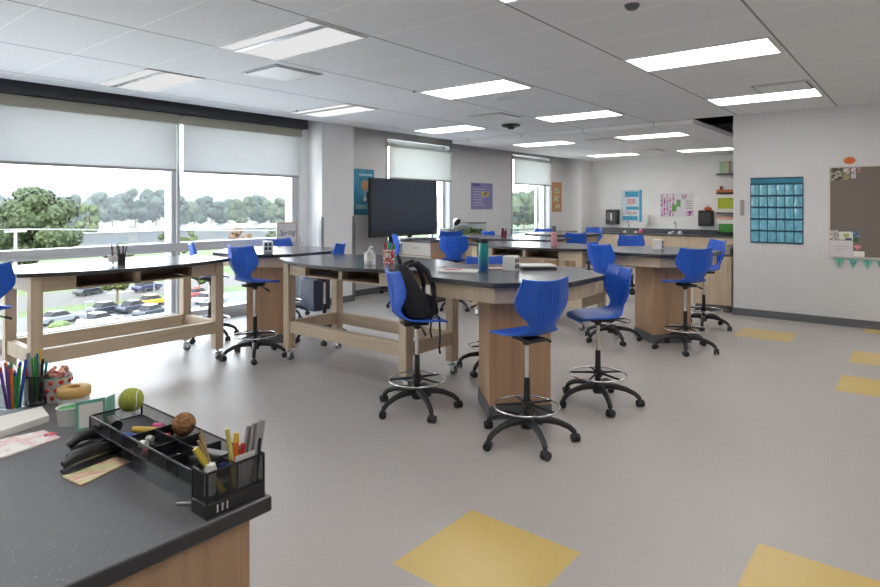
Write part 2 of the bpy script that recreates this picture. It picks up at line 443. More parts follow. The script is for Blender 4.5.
# ------------------------------------------------------------------ ceiling fittings
def troffer(x0, y0, z, label, sx=1.18, sy=0.6, m=None):
    t = thing('ceiling_light', label, 'light', (x0 + sx / 2, y0 + sy / 2, z)); t['group'] = 'recessed ceiling lights'
    a, b = sx / 2, sy / 2
    f = MB()
    f.box(-a, a, -b, -b + .02, -.012, .0).box(-a, a, b - .02, b, -.012, 0).box(-a, -a + .02, -b + .02, b - .02, -.012, 0).box(a - .02, a, -b + .02, b - .02, -.012, 0)
    f.build('frame', M_lframe, t)
    MB().box(-a + .02, a - .02, -b + .16, b - .02, -.008, -.001).build('diffuser', m or M_lamp, t)
    MB().box(-a + .02, a - .02, -b + .02, -b + .15, -.006, -.001).build('side_diffuser', m or M_lamp, t)
    MB().box(-a + .02, a - .02, -b + .15, -b + .16, -.010, -.001).build('centre_strip', M_lframe, t) if m is None else MB().box(-a + .02, a - .02, -b + .15, -b + .20, -.014, -.001).build('centre_strip', M_steel, t)  # on dim lights a wider grey strip stands in for the recess shadow
    return t
XS3 = [(-7.0, 'by the window wall'), (-4.58, 'in the middle column'), (-2.13, 'in the right-hand column')]
YS3 = [(2.70, 'nearest row'), (5.25, 'second row'), (7.86, 'third row')]
M_dim = emis('lamp_diffuser_low', 'FFFFFF', 0.24)
M_dim2 = emis('lamp_diffuser_lower', 'FFFFFF', 0.30)
for x, lx in XS3:
    for y, ly in YS3:
        troffer(x, y, ZC, 'white recessed ceiling light %s, %s' % (lx, ly), m=M_dim if (y < 3 and x < -4) else M_dim2 if (y < 6 and x < -6) else None)
for x, lx in ((-6.6, 'left'), (-4.42, 'right')):
    for y, ly in ((10.45, 'just past the ceiling step'), (13.9, 'near the far wall')):
        troffer(x, y, ZF, 'recessed light in the lower far ceiling, %s one %s' % (lx, ly))
for x in (-2.13, .35):
    troffer(x, 0.0, ZC, 'recessed ceiling light behind the camera, %s' % ('left' if x < 0 else 'right'))
troffer(-4.58, 0.0, ZC, 'recessed ceiling light behind the camera, farthest left')
troffer(.35, 2.7, ZC, 'recessed ceiling light right of the view, nearest row'); troffer(.35, 5.25, ZC, 'recessed ceiling light right of the view, middle row'); troffer(.35, 7.86, ZC, 'recessed ceiling light right of the view, last row')
def vent(x, y, z, label, s=.56):
    t = thing('ceiling_vent', label, 'vent', (x, y, z), 0, 'square air vents')
    h = s / 2
    MB().box(-h, h, -h, h, -.004, -.001).build('backing', M_base, t)
    MB().box(-h + .035, h - .035, -h + .035, h - .035, -.016, -.008).build('vent_panel', M_white, t)
    f = MB().box(-h, h, -h, -h + .012, -.010, -.004).box(-h, h, h - .012, h, -.010, -.004).box(-h, -h + .012, -h, h, -.010, -.004).box(h - .012, h, -h, h, -.010, -.004)
    f.build('frame', M_lframe, t)
vent(-4.99, 3.66, ZC, 'square white air vent between the two dim lights near the window')
vent(-4.96, 7.42, ZC, 'square air vent in the middle of the ceiling left of the black dome')
vent(-1.24, 7.6, ZC, 'square air vent close to the light by the right wall')
vent(-4.78, 10.9, ZF, 'square air vent in the far lower ceiling between lights')
vent(-4.9, 13.6, ZF, 'square air vent near the far wall ceiling')
t = MB().lathe([(.0, -.012), (.13, -.012), (.14, -.004), (.14, 0)]).ring((0, 0, -.012), .1, .004).build('ceiling_speaker', M_lframe, loc=(*at(506, 97, ZC), ZC), smooth=True)
tag(t, 'round white ceiling speaker right of a middle light', 'speaker')
t = thing('dome_camera', 'small black dome fixture hanging under the middle of the ceiling', 'camera', (*at(511, 124.5, ZC), ZC))
MB().lathe([(.0, -.045), (.1, -.045), (.15, -.03), (.15, -.01), (.06, 0), (0, 0)]).build('housing', M_black, t, smooth=True)
MB().lathe([(.0, -.085), (.04, -.08), (.06, -.06), (.06, -.045)]).build('dome_lens', M_black, t, smooth=True)
t = thing('smoke_detector', 'small dark round detector on the ceiling at the top edge', 'detector', (*at(632, 5, ZC), ZC))
MB().lathe([(.0, -.03), (.03, -.03), (.045, -.015), (.05, 0)]).build('housing', M_base, t, smooth=True)
for px, py, lab in ((414, 92, 'small sensor at the corner of the middle light'), (297, 111, 'small sensor beside the light over the column')):
    t = MB().lathe([(0, -.02), (.012, -.02), (.02, -.005), (.02, 0)], seg=12).build('ceiling_sensor', M_steel, loc=(*at(px, py, ZC - .012), ZC), smooth=True)
    tag(t, lab, 'sensor')

# ------------------------------------------------------------------ octagonal stations
def octo(W, dx=0, dy=0):
    a = W * math.tan(PI / 8) / 2; h = W / 2
    return [(a + dx, -h + dy), (h + dx, -a + dy), (h + dx, a + dy), (a + dx, h + dy), (-a + dx, h + dy), (-h + dx, a + dy), (-h + dx, -a + dy), (-a + dx, -h + dy)]
def station(x, y, label):
    t = thing('octagonal_table', label, 'table', (x, y, 0), 0, 'octagonal lab tables')
    MB().prism(octo(1.38), 1.012, 1.05).build('tabletop', [M_top, M_edge], t, bevel=.004)
    for k in range(8):
        P, Q = octo(1.27)[k], octo(1.27)[(k + 1) % 8]; p, q = octo(1.21)[k], octo(1.21)[(k + 1) % 8]
        MB().prism([P, Q, q, p], .895, 1.012).build('apron_panel', M_woodh if k in (0, 4) else M_wood, t, bevel=.002)
    s = 0.47; c = (0.135, -0.181)
    Mx = Matrix.Translation((c[0], c[1], 0)) @ Matrix.Rotation(PI / 4, 4, 'Z')
    MB().box(-s / 2, s / 2, -s / 2, s / 2, .10, 1.012, Mx).build('pedestal', M_woodd, t, bevel=.003)
    MB().box(-s / 2 - .006, s / 2 + .006, -s / 2 - .006, s / 2 + .006, 0, .10, Mx).build('pedestal_base', M_base, t)
    return t
OF, OR, OL, OB = (-2.665, 4.22), (-2.6, 7.46), (-6.25, 4.5), (-5.6, 10.75)
station(*OF, 'nearest octagonal lab table with teal bottle and papers on top')
station(*OR, 'octagonal lab table in front of the right wall with white cube on top')
station(*OL, 'octagonal lab table beside the big window and white column')
station(*OB, 'octagonal lab table farthest back near the small windows')

# lens-shaped mobile tables
def lens(L, e, bulge, n=14):
    P = []
    for k in range(n + 1):
        u = -1 + 2 * k / n; P.append((u * L / 2, -e - bulge * (1 - u * u)))
    for k in range(n + 1):
        u = 1 - 2 * k / n; P.append((u * L / 2, e + bulge * (1 - u * u)))
    return P
def make_caster(par, x, y):
    c = MB()
    c.tube([(x, y, .125), (x, y, .09)], .018, 10)
    c.box(x - .005, x + .04, y - .026, y - .018, .035, .1).box(x - .005, x + .04, y + .018, y + .026, .035, .1).box(x - .02, x + .04, y - .026, y + .026, .088, .098)
    c.box(x - .045, x - .01, y - .016, y + .016, .075, .085)
    o = c.build('caster', M_chrome, par, bevel=.002)
    MB().tube([(x + .02, y - .014, .0375), (x + .02, y + .014, .0375)], .0375, 18).build('wheel', M_base, o, smooth=True)
def make_lens(label):
    t = thing('mobile_table', label, 'table', (0, 0, 0), 0, 'curved mobile tables')
    MB().prism(lens(1.9, .35, .27), 1.018, 1.05).build('tabletop', [M_top, M_edge], t, bevel=.004)
    LX, LY = .815, .325
    for sx in (-1, 1):
        for sy in (-1, 1):
            MB().box(sx * LX - .045, sx * LX + .045, sy * LY - .045, sy * LY + .045, .125, 1.018).build('leg', M_wood, t, bevel=.004)
            make_caster(t, sx * LX, sy * LY)
    for sy in (-1, 1):
        MB().box(-LX + .045, LX - .045, sy * LY - .03, sy * LY + .03, .29, .41).build('rail', M_woodh, t, bevel=.003)
    for sx in (-1, 1):
        MB().box(sx * LX - .03, sx * LX + .03, -LY + .045, LY - .045, .29, .41).build('rail', M_wood, t, bevel=.003)
        MB().box(sx * LX - .03, sx * LX + .03, -LY + .045, LY - .045, .885, 1.016).build('apron', M_wood, t, bevel=.003)
    a = MB()
    for sy in (-1, 1):
        y0, y1 = (sy * LY - .03, sy * LY + .03)
        for x0, x1 in ((-LX + .045, -.52), (-.025, .025), (.52, LX - .045)): a.box(x0, x1, y0, y1, .885, 1.018)
        a.box(-.52, .52, y0, y1, .885, .90).box(-.52, .52, y0, y1, 1.003, 1.018)
    a.build('apron', M_woodh, t, bevel=.002)
    MB().box(-.52, .52, -LY + .032, LY - .032, .887, .897).box(-.52, .52, -.01, .01, .897, 1.016).box(-.03, .03, -LY + .03, LY - .03, .897, 1.016).box(-.53, -.52, -LY + .03, LY - .03, .9, 1.016).box(.52, .53, -LY + .03, LY - .03, .9, 1.016).build('book_cubby', M_cubby, t)
    return t
LT = make_lens('long curved-edge mobile table with open cubbies along the big window, left')
LT.location = (-6.01, 2.55, 0); LT.rotation_euler = (0, 0, PI / 2)
dup(LT, (-4.315, 4.175, 0), 0, 'curved mobile table left of the nearest octagonal table, behind the backpack stool')
dup(LT, (-4.25, 7.415, 0), 0, 'curved mobile table behind the nearest octagonal table, with pink bottle')
dup(LT, (-5.6, 8.88, 0), 0, 'curved mobile table in the back row with brushes cup on it')

# ------------------------------------------------------------------ stools
def smoothstep(a, b, x):
    t = max(0, min(1, (x - a) / (b - a))); return t * t * (3 - 2 * t)
def make_shell(parent):
    # stations: forward y, z, half width, forward curl at the sides, upward curl at the sides
    prof = [(.215, -.035, .115, 0, .0), (.205, -.018, .16, 0, .0), (.17, -.004, .195, 0, .004), (.10, .0, .215, 0, .010), (.02, -.004, .22, 0, .014), (-.06, -.004, .215, 0, .018),
            (-.12, .004, .18, .0, .02), (-.165, .028, .135, .02, .012), (-.188, .066, .112, .03, .0), (-.198, .100, .118, .035, 0), (-.204, .135, .165, .045, 0),
            (-.208, .18, .212, .055, 0), (-.212, .225, .232, .062, 0), (-.218, .27, .228, .06, 0), (-.226, .32, .212, .055, 0), (-.236, .362, .2, .05, 0), (-.242, .385, .196, .05, .0)]
    NT = 56; b = MB(); rows = []
    for i, (y, z, hw, cy, cz) in enumerate(prof):
        row = []
        for k in range(NT + 1):
            t = -1 + 2 * k / NT
            dy = cy * t * t; dz = cz * t * t
            if i >= 9:
                g = (0.5 - 0.5 * math.cos(2 * PI * (t * 7.0))) ** 2
                msk = (1 - smoothstep(.36, .44, abs(t))) * smoothstep(8, 10, i) * (1 - smoothstep(14, 16, i))
                dy += .013 * g * msk
            if i >= len(prof) - 3:
                dz += .020 * (i - len(prof) + 4) / 3 * (t * t - .35)
            row.append(b.bm.verts.new((t * hw, y + dy, z + dz)))
        rows.append(row)
    for A, B in zip(rows, rows[1:]):
        for k in range(NT): b.bm.faces.new((A[k], A[k + 1], B[k + 1], B[k]))
    o = b.build('seat_shell', M_blue, parent, smooth=True)
    s = o.modifiers.new('solid', 'SOLIDIFY'); s.thickness = .014; s.offset = 0
    q = o.modifiers.new('sub', 'SUBSURF'); q.levels = q.render_levels = 1
    return o
def make_stool(label):
    t = thing('lab_stool', label, 'stool', (0, 0, 0), 0, 'blue lab stools')
    bs = MB(); bs.lathe([(0, .085), (.038, .085), (.042, .10), (.038, .155), (.03, .165), (0, .165)], seg=20)
    for k in range(5):
        a = 2 * PI * k / 5; c, s = math.cos(a), math.sin(a)
        pts = [(.02, .135), (.08, .146), (.15, .143), (.22, .128), (.285, .10), (.318, .07)]
        bs.tube([(r * c, r * s, z) for r, z in pts], [.025, .026, .024, .021, .019, .018], 10)
    base = bs.build('star_base', M_black, t, smooth=True)
    for k in range(5):
        a = 2 * PI * k / 5; c, s = math.cos(a), math.sin(a); R = .326
        w = MB(); n = V((-s, c, 0)).lerp(V((c, s, 0)), .3 + .12 * k).normalized()
        p = V((R * c, R * s, .028))
        w.tube([p - n * .027, p - n * .005], .028, 16); w.tube([p + n * .005, p + n * .026], .028, 16)
        w.tube([p + V((0, 0, .05)), p + V((0, 0, 0))], .008, 8)
        w.ball(p + V((0, 0, .014)), .024, 2)
        w.build('caster', M_black, base, smooth=True)
    MB().tube([(0, 0, .15), (0, 0, .43)], [.024, .021], 16).build('column', M_black, t, smooth=True)
    MB().tube([(0, 0, .42), (0, 0, .66)], .0145, 16).build('gas_lift', M_chrome, t, smooth=True)
    fr = MB(); fr.ring((0, 0, .235), .222, .0075, 48, 8)
    ro = fr.build('foot_ring', M_chrome, t, smooth=True)
    sp = MB(); sp.lathe([(.026, .215), (.036, .22), (.036, .27), (.026, .275)], seg=20)
    for k in range(5):
        a = 2 * PI * (k + .5) / 5; c, s = math.cos(a), math.sin(a)
        sp.tube([(.03 * c, .03 * s, .248), (.12 * c, .12 * s, .242), (.212 * c, .212 * s, .235)], [.011, .009, .008], 8)
    sp.build('ring_spokes', M_black, ro, smooth=True)
    me = MB().box(-.07, .07, -.12, .08, -.05, -.022).lathe([(.024, -.085), (.034, -.05), (.034, -.03)]).build('tilt_mechanism', M_black, t, bevel=.008)
    MB().tube([(.03, .0, -.04), (.13, .0, -.055), (.18, .0, -.075)], [.005, .005, .006], 8).tube([(.165, 0, -.067), (.215, 0, -.088)], .010, 8).build('lever', M_black, t, smooth=True)
    make_shell(t)
    return t
def set_height(t, h, spin):
    for c in t.children:
        n = c.name.split('.')[0]
        if n in ('seat_shell', 'tilt_mechanism', 'lever'): c.location.z = h
        elif n == 'gas_lift':
            k = (h - .045 - .42) / .24; c.scale = (1, 1, k); c.location.z = .42 - .42 * k
        elif n in ('star_base', 'foot_ring'): c.rotation_euler.z = spin
STOOLS = [  # x, y, facing (camera right, camera away), seat height, spin, label
    (-3.109, 3.550, (.93, .32), .715, .30, 'blue lab stool with a black backpack on its seat'),
    (-2.115, 3.55, (-.52, .85), .735, .62, 'blue lab stool seen from behind in front of the nearest octagonal table, centre of view'),
    (-2.065, 4.580, (-.98, -.16), .715, .5, 'blue lab stool right of the nearest octagonal table, facing left'),
    (-5.504, 3.691, (.52, .85), .80, .5, 'blue lab stool seen from behind between the window table and the column table'),
    (-2.911, 6.821, (.88, .47), .765, .9, 'blue lab stool with bright back left of the right octagonal table'),
    (-2.077, 6.884, (-.22, .97), .755, .35, 'blue lab stool seen from behind against the right octagonal table'),
    (-2.27, 8.30, (-.97, -.05), .76, .1, 'blue lab stool at the right side of the right octagonal table, half hidden'),
    (-5.68, 7.38, (.15, .99), .75, .4, 'blue lab stool in front of the white drawer cabinet'),
    (-3.29, 4.86, (.25, -.97), .70, .7, 'blue lab stool behind the nearest octagonal table, only top of back showing'),
    (-6.84, 8.70, (-.2, 1), .75, .2, 'blue lab stool beside the lower right corner of the black display'),
    (-6.22, 6.88, (.97, .2), .77, .45, 'blue lab stool seen edge-on under the black display'),
    (-6.50, 9.75, (.8, .5), .72, .6, 'blue lab stool left of the brushes cup in the back row'),
    (-4.85, 9.62, (-.3, .95), .74, .2, 'dark blue lab stool before the farthest octagonal table by the pink bottle'),
    (-5.55, 11.85, (-.8, -.6), .74, .3, 'light catching blue lab stool behind the farthest octagonal table, by column'),
    (-6.47, 11.62, (-.1, -1), .70, .8, 'blue lab stool below the far small window'),
    (-3.88, 9.97, (-.2, -.98), .70, .5, 'blue lab stool behind the right octagonal table facing the room'),
    (-7.12, 5.28, (.72, -.69), .73, .4, 'blue lab stool by the framed sign at the big window'),
    (-5.56, 4.68, (-.97, .1), .77, .9, 'blue lab stool edge-on between column and curved table'),
    (-6.72, 3.88, (.93, .35), .76, .65, 'blue lab stool at the window behind the long curved table'),
    (-5.86, 1.40, (-.63, .777), .76, .3, 'blue lab stool cut off by the left edge of the view'),
]
proto = None
stool_objs = []
for i, (x, y, f, h, sp_, lab) in enumerate(STOOLS):
    if i == 0: o = proto = make_stool(lab)
    else: o = dup(proto, (0, 0, 0), 0, lab)
    d = V((f[0] * CY - f[1] * SY, f[0] * SY + f[1] * CY, 0)).normalized()
    rz = math.atan2(-d.x, d.y)
    o.location = (x, y, 0); o.rotation_euler = (0, 0, rz)
    o['seat_z'] = h; stool_objs.append((o, h, sp_))
bpy.context.view_layer.update()
for i, (o, h, sp_) in enumerate(stool_objs):
    set_height(o, h, sp_ if i else math.radians(151 + 36) - o.rotation_euler.z)

# backpack on the first stool
bx, by = STOOLS[0][0], STOOLS[0][1]
fdir = V((.93 * CY - .32 * SY, .93 * SY + .32 * CY, 0)).normalized()
bp = thing('backpack', 'black backpack slumped against the back of a blue stool', 'bag', (bx, by, .733), math.atan2(-fdir.x, fdir.y))
def blob(name, m, secs, parent, n=20, p=2.6):
    """rounded sections stacked upward: (z, cx, cy, half x, half y)"""
    b = MB(); rows = []
    for z, cx, cy, hx, hy in secs:
        row = []
        for k in range(n):
            a = 2 * PI * k / n; c, s = math.cos(a), math.sin(a)
            row.append(b.bm.verts.new((cx + hx * math.copysign(abs(c) ** (2 / p), c), cy + hy * math.copysign(abs(s) ** (2 / p), s), z)))
        rows.append(row)
    for A, B in zip(rows, rows[1:]):
        for k in range(n): b.bm.faces.new((A[k], A[(k + 1) % n], B[(k + 1) % n], B[k]))
    b.bm.faces.new(rows[0][::-1]); b.bm.faces.new(rows[-1])
    o = b.build(name, m, parent, smooth=True); q = o.modifiers.new('s', 'SUBSURF'); q.levels = q.render_levels = 1
    return o
blob('body', M_fabricb, [(-.008, 0, .0, .12, .10), (.0, 0, .0, .145, .13), (.06, 0, -.02, .15, .135), (.14, .0, -.05, .15, .12), (.22, 0, -.08, .14, .10), (.30, 0, -.105, .12, .08), (.37, 0, -.125, .09, .06), (.41, 0, -.135, .05, .035)], bp)
blob('front_pocket', M_fabricb, [(.012, 0, .11, .09, .03), (.02, 0, .12, .11, .05), (.09, 0, .105, .115, .05), (.15, 0, .08, .11, .035), (.17, 0, .07, .09, .02)], bp)
MB().tube([(-.03, -.13, .39), (-.03, -.15, .46), (0, -.155, .485), (.03, -.15, .46), (.03, -.13, .39)], .009, 8).build('top_loop', M_fabricb, bp, smooth=True)
for sx in (-1, 1):
    b = MB()
    P = [(sx * .06, -.09, .40), (sx * .08, -.02, .42), (sx * .10, .05, .36), (sx * .12, .09, .25), (sx * .135, .10, .13), (sx * .14, .09, .04)]
    b.tube(P, [.014, .02, .022, .02, .015, .010], 8)
    b.build('shoulder_strap', M_fabricb, bp, smooth=True)
b = MB(); b.tube([(.13, .10, .05), (.16, .13, .0), (.165, .135, -.12), (.16, .13, -.23), (.165, .135, -.27)], [.008, .009, .009, .009, .010], 6)
b.tube([(.15, .07, .03), (.175, .06, -.02), (.17, .055, -.10), (.16, .07, -.14)], [.008] * 4, 6)
b.build('hanging_strap', M_fabricb, bp, smooth=True)
MB().tube([(-.08, .142, .06), (0, .158, .065), (.08, .142, .06)], .003, 6).build('zipper', M_steel, bp, smooth=True)

# ------------------------------------------------------------------ foreground desk
dk = thing('teacher_desk', 'dark speckled laminate desk corner in the foreground with wooden end', 'desk', (-1.21, .86, 0))
MB().box(-2.75, 0, -1.55, 0, .872, .91)  .build('desktop', [M_desk, mat('desk_edge', '3C3B3E', 0.35)], dk, bevel=.006)
MB().box(-.66, -.035, -.062, -.04, .0, .872).build('back_panel', M_woodd, dk)
MB().box(-.06, -.035, -.36, -.062, 0.0, .872).build('end_panel', M_woodd, dk, bevel=.002)
MB().box(-.06, -.037, -.62, -.36, 0.0, .872).build('door', M_white, dk, bevel=.003)
MB().box(-.06, -.035, -1.5, -.62, 0.0, .872).build('end_panel', M_woodd, dk)
MB().box(-2.7, -.66, -.062, -.04, 0, .872).build('back_panel', M_woodd, dk)
MB().box(-2.70, -2.68, -1.5, -.06, 0, .872).build('end_panel', M_woodd, dk)
ZD = .91

# desk organiser bridge
M_mesh = D.materials.new('black_wire_mesh'); M_mesh.use_nodes = True
_n, _l = M_mesh.node_tree.nodes, M_mesh.node_tree.links; _b = _n['Principled BSDF']; _b.inputs['Base Color'].default_value = srgb('1C1E22'); _b.inputs['Roughness'].default_value = .4
_t = _n.new('ShaderNodeTexCoord'); _w = _n.new('ShaderNodeVectorMath'); _w.operation = 'MULTIPLY'; _w.inputs[1].default_value = (330, 330, 330)
_l.new(_t.outputs['Object'], _w.inputs[0])
_f = _n.new('ShaderNodeVectorMath'); _f.operation = 'FRACTION'; _l.new(_w.outputs[0], _f.inputs[0])
_s = _n.new('ShaderNodeSeparateXYZ'); _l.new(_f.outputs[0], _s.inputs[0])
_sum = _n.new('ShaderNodeMath'); _sum.operation = 'MULTIPLY'; 
_a = _n.new('ShaderNodeMath'); _a.operation = 'GREATER_THAN'; _a.inputs[1].default_value = .2; _l.new(_s.outputs['Z'], _a.inputs[0])
_c = _n.new('ShaderNodeMath'); _c.operation = 'ADD'; _l.new(_s.outputs['X'], _c.inputs[0]); _l.new(_s.outputs['Y'], _c.inputs[1])
_d = _n.new('ShaderNodeMath'); _d.operation = 'FRACT'; _l.new(_c.outputs[0], _d.inputs[0])
_e = _n.new('ShaderNodeMath'); _e.operation = 'GREATER_THAN'; _e.inputs[1].default_value = .2; _l.new(_d.outputs[0], _e.inputs[0])
_l.new(_a.outputs[0], _sum.inputs[0]); _l.new(_e.outputs[0], _sum.inputs[1])
_o = _n.new('ShaderNodeMath'); _o.operation = 'SUBTRACT'; _o.inputs[0].default_value = 1; _l.new(_sum.outputs[0], _o.inputs[1]); _l.new(_o.outputs[0], _b.inputs['Alpha'])
M_wire = mat('black_coated_wire', '1C1E22', 0.35)
OX0, OX1, OXB, OY0, OY1 = -1.85, -1.225, -1.285, .70, .845
ZT0, ZT1 = .965, 1.0
og = thing('desk_organizer', 'black wire mesh bridge organizer along the desk edge', 'organizer', (0, 0, 0))
def panel(mb, a, b, z0, z1, t=.001):
    a, b = V((a[0], a[1], 0)), V((b[0], b[1], 0)); n = (b - a).normalized().cross(V((0, 0, 1))) * t
    mb.prism([(a + n).to_2d(), (b + n).to_2d(), (b - n).to_2d(), (a - n).to_2d()], z0, z1)
tr = MB().box(OX0, OXB, OY0, OY1, ZT0 - .002, ZT0); tr.build('tray_floor', M_wire, og)
tm = MB()
for a, b in (((OX0, OY0), (OXB, OY0)), ((OX0, OY1), (OXB, OY1)), ((OX0, OY0), (OX0, OY1))): panel(tm, a, b, ZT0, ZT1)
tm.build('tray_side', M_mesh, og)
rim = MB()
for a, b in (((OX0, OY0), (OXB, OY0)), ((OX0, OY1), (OXB, OY1)), ((OX0, OY0), (OX0, OY1)), ((OXB, OY0), (OXB, OY1))):
    for z in (ZT1, ZT0): rim.tube([(a[0], a[1], z), (b[0], b[1], z)], .0028, 6)
rim.tube([(OX0, OY0, ZD + .003), (OX0, OY0, ZT1)], .0028, 6).tube([(OX0, OY1, ZD + .003), (OX0, OY1, ZT1)], .0028, 6)
for k in range(1, 8):
    x = OX0 + (OXB - OX0) * k / 8; rim.tube([(x, OY0, ZT0), (x, OY0, ZT1)], .0016, 6)
rim.build('rim', M_wire, og, smooth=True)
dv = MB()
for x in (-1.62, -1.50, -1.41): panel(dv, (x, OY0), (x, OY1), ZT0, ZT1 - .004)
panel(dv, (-1.62, .775), (-1.41, .775), ZT0, ZT1 - .004)
dv.build('divider', M_wire, og)
lg = MB().box(OX0, OX0 + .05, OY0 + .002, OY1 - .002, ZD, ZD + .012); lg.box(OX0, OX0 + .003, OY0, OY1, ZD, ZT0); lg.build('side_stand', M_wire, og, bevel=.002)
bn = MB()
for a, b in (((OXB, OY0), (OX1, OY0)), ((OX1, OY0), (OX1, OY1)), ((OX1, OY1), (OXB, OY1)), ((OXB, OY1), (OXB, OY0))): panel(bn, a, b, ZD + .03, 1.01)
bn.build('pen_bin', M_mesh, og)
bb = MB()
for a, b in (((OXB, OY0), (OX1, OY0)), ((OX1, OY0), (OX1, OY1)), ((OX1, OY1), (OXB, OY1)), ((OXB, OY1), (OXB, OY0))):
    bb.tube([(a[0], a[1], 1.01), (b[0], b[1], 1.01)], .003, 6); bb.tube([(a[0], a[1], ZD), (a[0], a[1], 1.01)], .003, 6)
bb.tube([(OX1, .775, ZD + .03), (OX1, .775, 1.01)], .0025, 6).tube([(OXB, .775, 1.008), (OX1, .775, 1.008)], .0025, 6)
bb.build('bin_rim', M_wire, og, smooth=True)
b2 = MB().box(OXB - .003, OX1 + .003, OY0 - .003, OY1 + .003, ZD, ZD + .034)
b2.build('bin_base', M_black, og, bevel=.003)
sl = MB()
for k in range(3): sl.box(OX1 + .003, OX1 + .0045, .722 + k * .012, .725 + k * .012, ZD + .009, ZD + .026)
sl.build('slot', M_white, og)

def rod(name, label, cat, a, b, r, m, group=None, tip=None, tipm=None, seg=8):
    a, b = V(a), V(b)
    o = MB().tube([a - a, b - a], r, seg).build(name, m, loc=a, smooth=True)
    tag(o, label, cat, group)
    if tip:
        d = (b - a).normalized()
        MB().tube([b - a - d * .002, b - a + d * tip], [r * 1.15, r * .8], seg).build('cap', tipm or m, o, smooth=True)
    return o
# contents of the bin
zb = ZD + .036
rod('glue_stick', 'white tube standing in the organizer bin front corner', 'glue', (-1.262, .728, zb), (-1.262, .730, zb + .055), .013, M_white, tip=.012, tipm=M_white, seg=14)
for k, (x, y, dx, dy, hh) in enumerate(((-1.262, .745, -.05, -.01, .13), (-1.258, .752, -.045, -.025, .125), (-1.255, .748, -.03, -.035, .12))):
    o = MB().tube([(0, 0, 0), (dx, dy, hh)], .0035, 6).build('twig_pencil', mat('straw', 'A08A62', .7) if k == 0 else D.materials['straw'], loc=(x, y, zb), smooth=True)
    tag(o, 'thin tan stick leaning left out of the organizer bin', 'stick', 'tan sticks in the organizer bin')
rod('ruler', 'yellow plastic ruler leaning out of the organizer bin to the left', 'ruler', (-1.248, .752, zb), (-1.283, .705, zb + .105), .008, mat('yellow_plastic', 'C9B33C', .35), seg=4)
rod('highlighter', 'pale yellow highlighter standing tall in the organizer bin', 'pen', (-1.25, .785, zb), (-1.262, .772, zb + .135), .0055, mat('pale_yellow', 'D8D276', .35))
rod('pen', 'red pen standing in the organizer bin by the scissors', 'pen', (-1.25, .795, zb), (-1.245, .803, zb + .095), .006, M_red)
rod('pen', 'orange and yellow pen standing in the organizer bin', 'pen', (-1.262, .79, zb), (-1.27, .80, zb + .095), .007, PEN['orange'], tip=.02, tipm=PEN['yellow'])
for k in range(3):
    o = MB().box(-.004, .004, -.012, .012, 0, .125 + .008 * k).build('scissor_blade' if False else 'plastic_scraper', mat('grey_plastic', '9B9A9A', .45) if k == 0 else D.materials['grey_plastic'], loc=(-1.262 + .013 * k, .812 + .006 * k, zb), rot=(-.22, .0, .3), bevel=.003)
    tag(o, ('longest grey plastic strip standing in the bin', 'middle grey plastic strip standing in the bin', 'rearmost grey plastic strip standing in the bin')[2 - k], 'tool', 'grey strips in the bin')
rod('pen', 'black pen at the right end of the organizer bin', 'pen', (-1.238, .832, zb), (-1.235, .842, zb + .098), .004, M_black)
o = MB().box(-.001, .001, -.028, .028, 0, .075).build('card', M_paper, loc=(-1.236, .805, zb)); tag(o, 'white card standing inside the organizer bin front', 'card')
# things on the tray
def ball_at(px, py, z, r):
    x, y = at(px, py, z); return (x, y, z)
tb = MB().ball((0, 0, 0), .0345, 4).build('tennis_ball', mat('tennis_felt', 'A5AF4E', .95, noise=.1, scale=300, bump=.5), loc=ball_at(131, 400, 1.034, 0), smooth=True)
tag(tb, 'yellow-green tennis ball on the left end of the organizer', 'ball')
sm = MB(); P = []
for k in range(49):
    a = 2 * PI * k / 48; r = .0349
    p = V((math.cos(a) + .35 * math.cos(3 * a), math.sin(a) - .35 * math.sin(3 * a), .9 * math.sin(2 * a))).normalized() * r
    P.append(p)
sm.tube(P, .0012, 6); sm.build('seam', M_paper, tb)
cb = MB().ball((0, 0, 0), .031, 4).build('wooden_ball', mat('string_ball', '9A6F4A', .9, noise=.35, scale=90, bump=1.0), loc=ball_at(184, 424, 1.0, 0), smooth=True)
tag(cb, 'brown ball of twine on the organizer tray', 'ball')
def lying(name, label, cat, p0, p1, r, m, tip=.0, tipm=None, z=ZT0 + .001):
    a = V((*at(*p0, z + r + .02), z + r)); b = V((*at(*p1, z + r + .02), z + r))
    return rod(name, label, cat, a, b, r, m, tip=tip, tipm=tipm, seg=12)
zt = ZT0
def lay(name, label, cat, x0, y0, x1, y1, r, m, tip=0, tipm=None):
    return rod(name, label, cat, (x0, y0, zt + r + .001), (x1, y1, zt + r + .001), r, m, tip=tip, tipm=tipm, seg=12)
lay('marker', 'yellow marker with grey cap lying in the tray', 'pen', -1.715, .76, -1.655, .80, .0095, mat('marker_yellow', 'C9A94A', .4), .03, M_base)
lay('marker', 'blue and white marker lying in the tray', 'pen', -1.69, .722, -1.635, .75, .0095, PEN['blue'], .03, M_white)
lay('computer_mouse', 'black rounded gadget at the left end of the tray', 'gadget', -1.82, .745, -1.76, .735, .016, M_black)
lay('eraser', 'pink eraser beside the tennis ball', 'eraser', -1.70, .81, -1.68, .825, .009, PEN['pink'])
lay('battery', 'small white roll in the front compartment', 'tape', -1.59, .725, -1.575, .73, .011, M_white)
